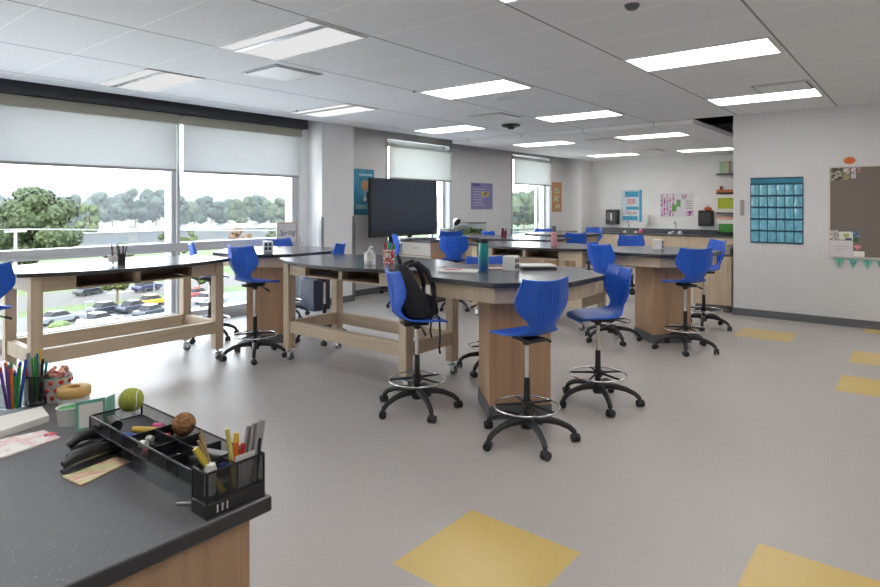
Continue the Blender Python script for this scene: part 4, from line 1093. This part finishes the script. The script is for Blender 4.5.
t, h, v = on_wall_y('poster', 'tall cyan and white poster on the far wall', 'poster', 620.8, 190, 642, 221.5, blotch('poster_pale', ['8CC4DC', 'DDE9EC', 'C9DDE6', 'E3C8D2'], 4, (1, 1, 2.2), .5), YP)
rects(t, 'blue_bands', 'y', [(h * .75, h, -v, v), (-h * .6, h * .7, v * .55, v * .9), (-h * .5, h * .7, -v * .25, -v * .05), (-h * .8, h * .6, -v * .9, -v * .65)], mat('band_blue', '48A6CC', .5))
rects(t, 'picture_boxes', 'y', [(-h * .4, h * .4, v * .1, v * .45), (-h * .5, h * .5, -v * .55, -v * .35)], blotch('print_mix', ['B7D3A0', 'E4A9B0', '7FC3D6'], 6), .006)
t, h, v = on_wall_y('poster', 'wide purple, green and white poster on the far wall', 'poster', 660.5, 193.5, 694, 216.5, mat('poster_white', 'E3DFE4', .5), YP)
M_vio = blotch('violet_print', ['8A3F8F', 'C470A8', 'E3DFE4', '6A58A0'], 14)
for q in [(-h * (.97 - .17 * k), -h * (.85 - .17 * k), -v * .95, v * (.9 - .25 * (k % 2))) for k in range(5)] + [(h * .3, h * .6, v * .5, v * .9), (h * .55, h * .95, -v * .9, -v * .5)]:
    rects(t, 'purple_figure', 'y', [q], M_vio)
rects(t, 'green_figures', 'y', [(-h * .3, -h * .02, -v * .55, v * .05), (-h * .02, h * .22, -v * .15, v * .45)], mat('print_green', '6FA75E', .5), .006)
rects(t, 'text_rows', 'y', [(h * .5, h * .9, v * (.3 - .2 * k), v * (.36 - .2 * k)) for k in range(4)], PEN['grey'], .006)
def dispenser(px, py0, py1, w, label, m):
    xa, z1 = on_y(px - w / 2, py0, YP); xb, _ = on_y(px + w / 2, py0, YP); _, z0 = on_y(px, py1, YP)
    t = thing('towel_dispenser', label, 'dispenser', ((xa + xb) / 2, YP, z0)); h = (xb - xa) / 2
    MB().box(-h, h, -.2, 0, 0, z1 - z0).build('housing', m, t, bevel=.02)
    MB().box(-h * .7, h * .7, -.203, -.198, (z1 - z0) * .2, (z1 - z0) * .85).build('front_cover', M_white if m is M_white else (D.materials.get('smoke') or mat('smoke', '3A3A3C', .3)), t)
    return t
t = dispenser(614.2, 209.5, 224, 11.5, 'black towel dispenser left of the cyan poster on the far wall', M_black)
MB().box(-.02, .02, -.207, -.203, .1, .3).build('paper_slot', M_white, t)
dispenser(707.3, 210.5, 226, 14, 'black towel dispenser below an orange pumpkin near the shelves', M_black)
dispenser(648.3, 215, 225, 5, 'small white soap dispenser right of the cyan poster', M_white)
def pumpkin(name, label, loc, R, flat_axis=None):
    t = thing(name, label, 'pumpkin', loc)
    b = MB()
    for k in range(8):
        a = 2 * PI * k / 8; b.ball((R * .45 * math.cos(a), (R * .45 * math.sin(a)) * (flat_axis or 1), 0), R * .6, 2, (1, flat_axis or 1, .9))
    b.build('pumpkin_body', mat('pumpkin', 'D2622A', .5) if 'pumpkin' not in D.materials else D.materials['pumpkin'], t, smooth=True)
    return t
x, z = on_y(708, 208, YP - .1)
q = pumpkin('paper_pumpkin', 'small orange pumpkin on top of the black towel dispenser', (x, YP - .1, z - .02), .085)
MB().tube([(0, 0, .04), (.01, 0, .10)], .012, 6).build('stem', M_base, q)
# floating shelves with books
YS = YF - .002
xs0 = on_y(716.5, 200, YS - .2)[0]
def shelf(py, label):
    _, z = on_y(722, py, YS - .25)
    o = MB().box(xs0, -2.24, YS - .25, YS, z - .03, z).build('wall_shelf', M_black, bevel=.002); tag(o, label, 'shelf', 'black wall shelves'); return z
za = shelf(173.5, 'topmost black wall shelf at the right end of the far wall')
zb_ = shelf(192.5, 'second black wall shelf holding an orange stack')
zc = shelf(212.5, 'third black wall shelf, under the lime box')
zd = shelf(232, 'lowest black wall shelf, under the green box')
def book(x, y, z, w, d, h, m, label, name='book', cat='book'):
    o = MB().box(0, w, -d, 0, 0, h).build(name, m, loc=(x, y, z), bevel=.004); return tag(o, label, cat)
sx = lambda px: on_y(px + 1.5, 200, YS - .2)[0]
book(sx(717.5), YS - .02, za, .12, .15, .30, mat('cover_mint', 'A9C5A0', .5), 'pale green book standing on the topmost wall shelf')
book(sx(722.5), YS - .02, za, .11, .15, .31, mat('cover_cream', 'C9C4A8', .5), 'cream book standing on the topmost wall shelf')
book(sx(715), YS - .03, zb_, .42, .2, .07, mat('cover_orange', 'B5683C', .6), 'orange box lying on the second wall shelf', 'game_box', 'box')
book(sx(717.5), YS - .06, zb_ + .072, .06, .08, .09, mat('brown_toy', '7A4A35', .6), 'small brown figure on the orange box', 'figurine', 'figurine')
book(sx(715.5), YS - .03, zc, .44, .2, .09, mat('cover_white', 'DCDCD4', .6), 'white box lowest on the third wall shelf', 'game_box', 'box')
book(sx(716.5), YS - .03, zc + .092, .42, .2, .26, mat('cover_lime', 'A6B52E', .6), 'lime yellow box on the third wall shelf', 'game_box', 'box')
book(sx(714.5), YS - .03, zc + .354, .42, .2, .08, M_paper, 'white box on top of the lime box', 'game_box', 'box')
book(sx(717.5), YS - .03, zd, .40, .2, .20, mat('cover_green', '3F8A3A', .6), 'green box on the lowest wall shelf', 'game_box', 'box')
book(sx(714.8), YS - .03, zd + .202, .44, .2, .10, M_paper, 'white book stack above the green box', 'book', 'book')
book(sx(715.5), YS - .03, zd + .304, .42, .2, .06, mat('cover_peach', 'D9A58C', .6), 'peach coloured book over the white books', 'book', 'book')

# ------------------------------------------------------------------ right wall: pocket chart, plate, pin board, bunting
YRW = YR - .001
xa, za_ = on_y(750.5, 178, YRW); xb, _ = on_y(803.5, 177.3, YRW); _, zb0 = on_y(750.5, 242.5, YRW)
W, H = xb - xa, za_ - zb0
t = thing('pocket_chart', 'blue hanging pocket chart with five rows of clear pockets on the right wall', 'pocket chart', (xa, YRW, zb0))
M_chart = mat('chart_blue', '33809C', .45, noise=.08, scale=15)
M_chartd = mat('chart_seam', '1B4660', .5)
M_pock = D.materials.new('clear_pocket'); M_pock = mat('clear_pocket_vinyl', '74B8CE', .1, noise=.22, scale=14, stretch=(1.5, 1, .8), coat=.6)
MB().box(0, W, -.006, 0, 0, H).build('backing', M_chart, t)
s = MB(); s.box(0, W, -.010, -.006, H - .018, H).box(0, W, -.009, -.006, H - .10, H - .09)
for k in range(6): z = (H - .10) * k / 5; s.box(0, W, -.011, -.006, z, z + .018)
for k in range(7): x = (W - .008) * k / 6; s.box(x, x + .008, -.0105, -.006, 0, H - .09)
s.build('seams', M_chartd, t)
for r in range(5):
    for c in range(6):
        x0 = (W - .008) * c / 6 + .010; z0 = (H - .10) * r / 5 + .022
        w_, h_ = (W - .008) / 6 - .014, (H - .10) / 5 - .03
        bm = MB(); rows = []
        for i in range(5):
            rows.append([bm.bm.verts.new((x0 + w_ * j / 4, -.008 - .012 * math.sin(PI * j / 4) * (.4 + .6 * i / 4) - random.uniform(0, .003), z0 + h_ * i / 4)) for j in range(5)])
        for A, B in zip(rows, rows[1:]):
            for j in range(4): bm.bm.faces.new((A[j], A[j + 1], B[j + 1], B[j]))
        bm.build('pocket', M_pock, t, smooth=True)
xa, z1 = on_y(740.2, 200, YRW); xb, _ = on_y(744.3, 200, YRW); _, z0 = on_y(742, 215.5, YRW)
o = MB().box(0, xb - xa, -.012, 0, 0, z1 - z0).build('wall_plate', mat('plate', '9C9A98', .4), loc=(xa, YRW, z0), bevel=.003); tag(o, 'small grey vertical plate on the wall left of the pocket chart', 'plate')
# pin board
xa, z1 = on_y(828.5, 166.5, YRW); _, z0 = on_y(828.5, 257, YRW)
W, H = 1.8, z1 - z0
t = thing('pin_board', 'taupe pin board with pale frame on the right wall', 'board', (xa, YRW, z0))
MB().box(.02, W - .02, -.012, 0, .02, H - .02).build('felt', mat('taupe_felt', '7A716A', .9, noise=.04, scale=80), t)
MB().box(0, W, -.02, 0, 0, .02).box(0, W, -.02, 0, H - .02, H).box(0, .02, -.02, 0, .02, H - .02).box(W - .02, W, -.02, 0, .02, H - .02).build('frame', mat('board_frame', 'CFCBC8', .5), t)
def pinned(px0, py0, px1, py1, m, label, name='photo', cat='photo', off=.0125):
    x0_, z1_ = on_y(px0, py0, YRW - .014); x1_, _ = on_y(px1, py0, YRW - .014); _, z0_ = on_y(px0, py1, YRW - .014)
    o = MB().box(0, x1_ - x0_, -.0015, 0, 0, z1_ - z0_).build(name, m, loc=(x0_, YRW - off, z0_)); return tag(o, label, cat)
P_dark = blotch('photo_print', ['2F3A2C', 'B9B4A8', '5C4638', '3C4A38'], 18)
P_lite = blotch('photo_print_light', ['CFC9C6', '8A6F6A', 'D9D5D2', '6B7A80'], 22)
P_grn = blotch('photo_print_green', ['3E5230', 'A5A070', '2E3A28'], 22)
ph = pinned(830.5, 168.5, 842, 180.5, P_dark, 'largest dark photo in the upper left corner of the pin board')
pinned(843.5, 168, 850, 173.5, P_lite, 'light photo top row middle of the pin board cluster')
pinned(843.5, 174, 850, 180, P_grn, 'green photo below the light one on the pin board')
pinned(851, 167.5, 856, 173, P_lite, 'small pale photo third along the pin board top')
pinned(851, 173.5, 856, 178.5, mat('lavender_paper', 'B7B2C4', .6), 'small lavender photo under the third pin board photo')
pinned(857, 166.8, 861.5, 173, blotch('red_photo', ['D9CFCC', '8C3A34', 'E3DEDA'], 20), 'rightmost small photo with a red figure on the pin board')
pinned(829.5, 230, 838.5, 239.5, P_lite, 'grey photo at lower left of the pin board')
o = pinned(839, 231.5, 853, 239.5, mat('card_white', 'D9DAD2', .6), 'white card with green and navy marks on the pin board', 'card', 'card')
b = MB().box(.05, .11, -.003, -.0015, .03, .08); b.build('green_mark', mat('mark_green', 'A9B56A', .6), o); MB().box(.07, .14, -.003, -.0015, .0, .022).build('navy_mark', mat('mark_navy', '2E3F6A', .6), o)
pinned(852.5, 230.5, 859, 237, blotch('blue_leaf', ['6E8FAE', '3E5E7E', '9BB0BE'], 22), 'bluish photo right of the white card on the pin board')
pinned(853, 237.5, 858.5, 242, mat('felt_green', '3F6A4A', .8), 'dark green paper leaf on the pin board', 'paper', 'paper')
o = pinned(829, 240, 853, 256, mat('white_sheet', 'D5D0D4', .6), 'large white sheet with faint pink writing at the board corner', 'paper', 'paper')
text_mesh('faint_writing', 'Rules', .07, mat('faint_pink', 'C9A9B2', .6), o, (.16, -.0025, .11), (PI / 2, 0, 0)) if False else None
b = MB()
for k in range(3): b.box(.06, .22 - .03 * k, -.0025, -.0015, .13 - .03 * k, .138 - .03 * k)
b.build('pink_writing', mat('faint_pink', 'C9A9B2', .6), o)
pinned(853.2, 251, 864.5, 256.5, M_paper, 'small white strip right of the large white sheet', 'paper', 'paper')
hx, hz = on_y(857.5, 247, YRW - .014)
b = MB(); pts = []
for k in range(24):
    a = 2 * PI * k / 24; pts.append((.0024 * 16 * math.sin(a) ** 3, .0024 * (13 * math.cos(a) - 5 * math.cos(2 * a) - 2 * math.cos(3 * a) - math.cos(4 * a))))
b.prism(pts, 0, .0015, Matrix.Rotation(PI / 2, 4, 'X'))
tag(b.build('paper_heart', mat('heart_pink', 'D98E8E', .6), loc=(hx, YRW - .0125, hz)), 'pink paper heart pinned beside the white sheet', 'heart')
x, z = on_y(849.5, 160.5, YRW)
q = thing('orange_flower', 'orange paper flower on the wall above the pin board', 'decoration', (x, YRW, z))
b = MB()
for k in range(10):
    a = 2 * PI * k / 10; b.ball((.045 * math.cos(a), -.006, .032 * math.sin(a)), .022, 2, (1, .3, .8))
b.ball((0, -.007, 0), .045, 2, (1, .2, .75)); b.build('petals', mat('petal', 'D8753A', .7), q, smooth=True)
b = MB().ball((0, -.014, 0), .016, 2, (1, .5, .8)); b.build('flower_centre', mat('petal_deep', 'E0521E', .6), q, smooth=True)
# bunting
M_bunt = mat('bunting_teal', '7CC4B4', .7, noise=.08, scale=30)
for k, ch in enumerate('JUIN'):
    px = 839.5 + 14.2 * k
    x, z = on_y(px, 257.5 + .8 * k, YRW - .014)
    o = thing('bunting_flag', 'teal pennant %s hanging below the pin board' % ('first from the left', 'second from the left', 'third from the left', 'at the picture edge')[k], 'bunting', (x, YRW - .010, z - .012), 0, 'teal bunting below the pin board')
    o.rotation_euler = (0, .12, 0)
    b = MB(); b.prism([(-.058, 0), (.058, 0), (.0, -.13)], 0, .003, Matrix.Rotation(PI / 2, 4, 'X')); b.build('pennant', M_bunt, o)
    text_mesh('letter', ch, .075, mat('letter_dark', '2B5A55', .6) if k == 0 else D.materials['letter_dark'], o, (0, -.0045, -.042), (PI / 2, 0, 0))
tag(MB().tube([(on_y(829, 256, YRW)[0], YRW - .016, z0 - .003)] + [(on_y(829, 256, YRW)[0] + .1 + .17 * k, YRW - .016, z0 - .02 - .003 * (k % 2)) for k in range(8)], .002, 6).build('teal_cord', mat('cord', '7FC0B0', .7)), 'thin teal cord carrying the bunting', 'cord')

# ------------------------------------------------------------------ outdoors
GZ = -11.9; DROP = GZ - EYE
def gp(px, py):
    x, y = at(px, py, GZ); return V((x, y, GZ))
M_grass = mat('grass', '3B4A1E', .9, noise=.15, scale=.3)
M_road = mat('asphalt', '403D3A', .85, noise=.05, scale=.4)
M_lot = mat('concrete_lot', '494B4D', .85, noise=.05, scale=.3)
def strip(name, x0, x1, m, z=0.0):
    o = MB().box(x0, x1, -60, 420, GZ - 1, GZ + z).build(name, m); o['kind'] = 'structure'; return o
k = DROP / -10.3
struct('ground_lawn', MB().box(-1400, -87.4 * k, -500, 1600, GZ - 1, GZ), M_grass)
strip('ground_verge', -87.4 * k, -80 * k, M_grass); strip('ground_road', -80 * k, -68.5 * k, M_road)
strip('ground_median', -68.5 * k, -64.5 * k, M_grass); strip('ground_lot', -64.5 * k, -50, M_lot)
strip('ground_reflector', -50, -8.2, mat('reflector_white', 'DAD8D2', .8))  # unseen white ground, added to bounce daylight up onto the ceiling
lm = MB()
for y in (18, 30, 42, 54, 66): lm.box(-74.6 * k, -74.2 * k, y * k, (y + 3) * k, GZ, GZ + .01)
for y in range(8, 40): lm.box(-63.5 * k, -60.5 * k, y * 2.75, y * 2.75 + .12, GZ, GZ + .01)
struct('ground_marking', lm, mat('road_paint', '85857F', .7))
# distant white-roofed building
def bld(x0, x1, y0, y1, h, label, wall, roof):
    t = thing('low_building', label, 'building', ((x0 + x1) / 2, (y0 + y1) / 2, GZ)); a, b = (x1 - x0) / 2, (y1 - y0) / 2
    MB().box(-a, a, -b, b, 0, h).build('wall', wall, t)
    MB().box(-a - .3, a + .3, -b - .3, b + .3, h, h + .35).build('roof', roof, t)
    MB().box(a, a + .08, -b, b, 0, .5).build('plinth', M_base, t)
    for i in range(6):
        MB().box(-a * .4 + i * 2, -a * .4 + i * 2 + 2.2, -b * .8 + i * b * .3, -b * .8 + i * b * .3 + 2.5, h + .35, h + 1.2).build('rooftop_unit', M_bw, t)
M_roofw = mat('white_roof', '8F8D8A', .7); M_bw = mat('grey_cladding', '4B4E52', .7)
bld(-262, -215, 60, 176, 4.2, 'long low warehouse with white roof across the road', M_bw, M_roofw)
bld(-262, -215, 200, 330, 4.6, 'farther low warehouse with white roof right of the mullion', mat('brick_clad', '4C4341', .8), M_roofw)
# trees
M_bark = mat('bark', '6A5A4A', .9)
LEAF = {'mid': mat('leaf_mid', '2B391A', .75, noise=.25, scale=.35), 'dark': mat('leaf_dark', '1F3022', .75, noise=.25, scale=.25), 'light': mat('leaf_light', '3F4D20', .75, noise=.2, scale=.5), 'rust': mat('leaf_rust', '634C39', .75, noise=.2, scale=.6)}
def crown(h, w, leaf, nblob, nleaf, ls, seed):
    rnd = random.Random(seed); b = MB(); cs = []
    for i in range(nblob):
        z = rnd.uniform(.28, .92); r = (math.sin(PI * min(1, (1.04 - z) * .95 + .05)) ** .6) * w / 2
        a = rnd.uniform(0, 2 * PI); q = rnd.uniform(.25, .72) * r
        cs.append((V((q * math.cos(a), q * math.sin(a), z * h)), max(w * .13, r * rnd.uniform(.32, .46))))
    for c, r in cs: b.ball(c, r * .82, 2, (1, 1, .85), .14)
    for c, r in cs:
        for k in range(nleaf // nblob):
            d = V((rnd.gauss(0, 1), rnd.gauss(0, 1), rnd.gauss(0, 1))).normalized()
            p = c + V((d.x, d.y, d.z * .85)) * r * rnd.uniform(.8, 1.08)
            u = d.orthogonal().normalized(); v_ = d.cross(u); a = rnd.uniform(0, 2 * PI)
            u2 = (u * math.cos(a) + v_ * math.sin(a) + d * rnd.uniform(-.6, .6)).normalized() * ls * rnd.uniform(.6, 1.3); v2 = (v_ * math.cos(a) - u * math.sin(a) + d * rnd.uniform(-.6, .6)).normalized() * ls * rnd.uniform(.5, 1)
            b.bm.faces.new([b.bm.verts.new(p + u2), b.bm.verts.new(p + v2), b.bm.verts.new(p - u2), b.bm.verts.new(p - v2)])
    me = b
    return me
def tree(label, loc, h, w, leaf, nblob=16, nleaf=1800, ls=.35, seed=1, group='trees outside the window'):
    t = thing('tree', label, 'tree', loc, 0, group)
    crown(h, w, leaf, nblob, nleaf, ls, seed).build('crown', LEAF[leaf], t)
    MB().tube([(0, 0, -.1), (.05 * w, 0, h * .3), (0, 0, h * .6)], [h * .022, h * .017, h * .008], 8).tube([(0.04 * w, 0, h * .28), (w * .2, w * .05, h * .5)], [h * .012, h * .006], 6).tube([(0.04 * w, 0, h * .3), (-w * .2, w * .02, h * .55)], [h * .012, h * .006], 6).build('trunk', M_bark, t, smooth=True)
    return t
def tree_px(label, px, dist, ytop, wpx, leaf, **kw):
    """stand a tree on the ground at a given distance along the sight line of a pixel column"""
    r = (px - 440) / F_PX; x, y = (CY * r - SY) * dist, (SY * r + CY) * dist
    h = EYE + (HY - ytop) / F_PX * dist - GZ
    return tree(label, (x, y, GZ), h, wpx / F_PX * dist, leaf, **kw)
tree_px('large leafy tree close to the window at the left', 33, 108, 186, 84, 'mid', nblob=34, nleaf=9000, ls=.42, seed=3)
tree_px('tree of middle size beyond the warehouse next to the large tree', 88, 200, 202, 26, 'light', nblob=14, seed=4, nleaf=2500, ls=.5)
FT = [(112, 350, 192, 34, 'dark'), (135, 315, 187, 26, 'dark'), (156, 345, 189, 30, 'dark'), (178, 312, 196, 24, 'dark'), (194, 345, 197, 26, 'mid'), (211, 315, 194, 26, 'dark'), (228, 350, 200, 24, 'dark'), (243, 316, 197, 24, 'mid'), (258, 352, 195, 28, 'dark'), (276, 318, 199, 26, 'mid'), (292, 352, 199, 26, 'dark'), (98, 400, 197, 30, 'dark'), (70, 330, 196, 34, 'dark'), (5, 330, 196, 40, 'dark'), (310, 320, 199, 26, 'dark'), (523, 330, 193, 50, 'mid'), (545, 360, 190, 50, 'dark')]
names = ['first', 'second', 'third', 'fourth', 'fifth', 'sixth', 'seventh', 'eighth', 'ninth', 'tenth', 'eleventh']
for i, (px, d, yt, wp, lf) in enumerate(FT):
    lab = 'distant hazy tree in the treeline, %s from the left beside the big tree' % names[i] if i < 11 else ['distant tree low in the treeline filling behind the second tree', 'distant tree standing behind the large leafy tree', 'distant tree at the very left edge of the window', 'distant tree at the right end of the treeline', 'hazy tree seen through the far small window, left', 'hazy tree seen through the far small window, right'][i - 11]
    tree_px(lab, px, d, yt, wp * 1.25, lf, seed=20 + i, nblob=16, nleaf=1800, ls=.8)
for i, (px, d, yt, wp, lf, lab) in enumerate(((165, 150, 231, 20, 'light', 'small light green tree left of the mullion'), (193, 165, 229, 15, 'light', 'small light tree right of the mullion'), (236, 140, 227, 22, 'rust', 'rust coloured tree before the warehouse'), (248, 150, 233, 12, 'rust', 'low rust coloured shrub tree beside the rust tree'), (270, 150, 227, 14, 'mid', 'small green tree left of the framed sign'), (183, 150, 234, 10, 'light', 'tiny tree just right of the mullion'))):
    tree_px(lab, px, d, yt, wp, lf, seed=50 + i, nblob=10, nleaf=900, ls=.35)
t = tree('young round tree on the grass strip between road and parking', gp(117, 306), 8.6, 5.0, 'light', nblob=14, nleaf=2600, ls=.25, seed=70)
t = tree('small tree on the grass strip seen right of the table leg', gp(199, 292), 5.6, 3.8, 'light', nblob=10, nleaf=900, ls=.22, seed=71)
b = MB(); b.ball((0, 0, .5), .9, 3, (1.2, 1.2, .7), .12)
tag(b.build('shrub', LEAF['light'], loc=gp(60, 331)), 'low rounded shrub beside the silver car', 'shrub')
# hills
hb = MB(); rows = []
for i in range(60):
    y = -900 + i * 70; z = GZ + 46 + 12 * math.sin(i * .35) + 7 * math.sin(i * .9 + 1) - max(0, (i - 34)) * .4
    rows.append([hb.bm.verts.new((-1150, y, GZ - 2)), hb.bm.verts.new((-1280, y, GZ + (z - GZ) * .7)), hb.bm.verts.new((-1380, y, z)), hb.bm.verts.new((-1600, y, GZ - 2))])
for A, B in zip(rows, rows[1:]):
    for j in range(3): hb.bm.faces.new((A[j], A[j + 1], B[j + 1], B[j]))
o = struct('ground_hills', hb, mat('wooded_hills', '243029', .95, noise=.2, scale=.02), smooth=True)
# summer haze over the valley
hz_m = D.materials.new('haze_air'); hz_m.use_nodes = True
n, l = hz_m.node_tree.nodes, hz_m.node_tree.links; n.remove(n['Principled BSDF'])
vs = n.new('ShaderNodeVolumeScatter'); vs.inputs['Color'].default_value = (.86, .93, 1, 1); vs.inputs['Density'].default_value = .00042; vs.inputs['Anisotropy'].default_value = .2
l.new(vs.outputs[0], n['Material Output'].inputs['Volume'])
o = MB().box(-1700, -120, -900, 2400, GZ - 3, GZ + 90).build('haze', hz_m); tag(o, 'pale summer haze hanging over the distant trees and hills', 'haze', kind='stuff')
# utility pole and wires
r = (15.5 - 440) / F_PX; dpole = 38
pp = V(((CY * r - SY) * dpole, (SY * r + CY) * dpole, GZ))
hp = EYE - 24 / F_PX * dpole - GZ
t = thing('utility_pole', 'pale utility pole with crossarm outside the left of the window', 'pole', pp)
M_polegrey = mat('weathered_pole', '6F7274', .7)
MB().tube([(0, 0, -.1), (0, 0, hp)], [.12, .09], 10).build('pole', M_polegrey, t, smooth=True)
MB().box(-.06, .06, -.6, .6, hp - .18, hp - .06).build('crossarm', M_polegrey, t)
for s in (-.45, .45):
    w_ = MB(); pts = [V((0, s, hp + .02))]
    q = V((pp.x + 14, pp.y + 44 + s, 0)); 
    for k in range(1, 13):
        f_ = k / 12; pts.append(V((6 * f_, s + 75 * f_, hp + .02 - 2.2 * 4 * f_ * (1 - f_) * .15 - 1.6 * f_)))
    w_.tube(pts, .022, 6)
    w_.build('overhead_cable', M_polegrey, t)
    MB().tube([(0, s, hp + .02), (0, s - 30, hp + .05)], .022, 6).build('overhead_cable', M_polegrey, t)
def lamp_post(px, pyb, pyt, label):
    p = gp(px, pyb); d = -SY * p.x + CY * p.y
    h = EYE + (HY - pyt) / F_PX * d - GZ
    t = thing('street_lamp', label, 'street lamp', p); MB().tube([(0, 0, -.05), (0, 0, h)], [.11, .07], 8).build('pole', M_base, t, smooth=True); MB().box(-.1, .1, -.1, .7, h, h + .15).build('lamp_head', M_base, t)
lamp_post(86, 327, 303, 'short dark lamp post at the edge of the parking')
lamp_post(154, 298, 272, 'lamp post beside the road near the blue car')
# cars
def car(label, p0, p1, color, suv=False, name='car'):
    a, b = gp(*p0), gp(*p1); c = (a + b) / 2; d = (b - a)
    t = thing(name, label, 'car', (c.x, c.y, GZ), math.atan2(d.y, d.x), 'vehicles outside')
    L = 2.35; z0 = .32; hb_ = .92 if not suv else 1.05; ht = 1.45 if not suv else 1.75
    paint = D.materials.get('paint_' + color) or mat('paint_' + color, color, .25, metal=.2, coat=.5)
    P = [(-L, z0), (-L - .02, hb_ * .75), (-L + .1, hb_), (-1.35, hb_ + .02), (1.0, hb_), (2.0, hb_ * .86), (L, hb_ * .7), (L, z0)]
    Mx = Matrix.Rotation(PI / 2, 4, 'X')
    bb_ = MB().prism(P, -.88, .88, Mx); bb_.build('body', paint, t, bevel=.06)
    C = [(-2.0 if suv else -1.6, hb_ - .02), (-1.75 if suv else -1.0, ht), (.25, ht), (1.0, hb_ - .02)]
    MB().prism(C, -.74, .74, Mx).build('cabin_glass', M_dark, t, bevel=.05)
    MB().prism([(C[1][0] - .03, ht - .06), (C[1][0], ht + .03), (.25, ht + .03), (.33, ht - .06)], -.72, .72, Mx).build('roof', paint, t, bevel=.02)
    for x in (-1.45, 1.4):
        for s in (-1, 1):
            MB().tube([(x, s * .72, .33), (x, s * .90, .33)], .33, 16).tube([(x, s * .895, .33), (x, s * .91, .33)], .19, 12).build('wheel', M_black, t, smooth=True)
    MB().box(L - .03, L + .01, -.75, -.45, .6, .72).box(L - .03, L + .01, .45, .75, .6, .72).build('headlight', M_white, t)
    return t
car('dark grey pickup-like utility car driving on the road', (79, 296.5), (100, 292.5), '23282C', True)
car('dark blue utility car driving on the road', (135, 293), (159, 288.5), '1A2340', True)
car('yellow car parked beside the grass strip', (141, 307), (165, 303.5), 'A37D28')
car('dark grey parked car nearest below the young tree', (96, 315), (118, 311), '2B2F38', False)
car('dark grey car parked behind, right of the young tree', (126, 313), (143, 309.5), '2A303C')
car('silver car parked at the left beside the shrub', (45, 325.5), (74, 320.5), '757C80')
car('dark car parked lower right of the yellow car', (144, 318), (160, 314), '30353E')
car('white parked car low behind the window frame', (85, 328), (115, 322), '9A9DA0')
car('white parked car seen right of the table leg', (196, 305), (222, 300), '9B9EA1')
car('red car parked seen right of the table leg, farther', (190, 299), (205, 296), '8C3A3E')
car('grey car parked lowest right of the table leg', (198, 316), (228, 310), '555C64')
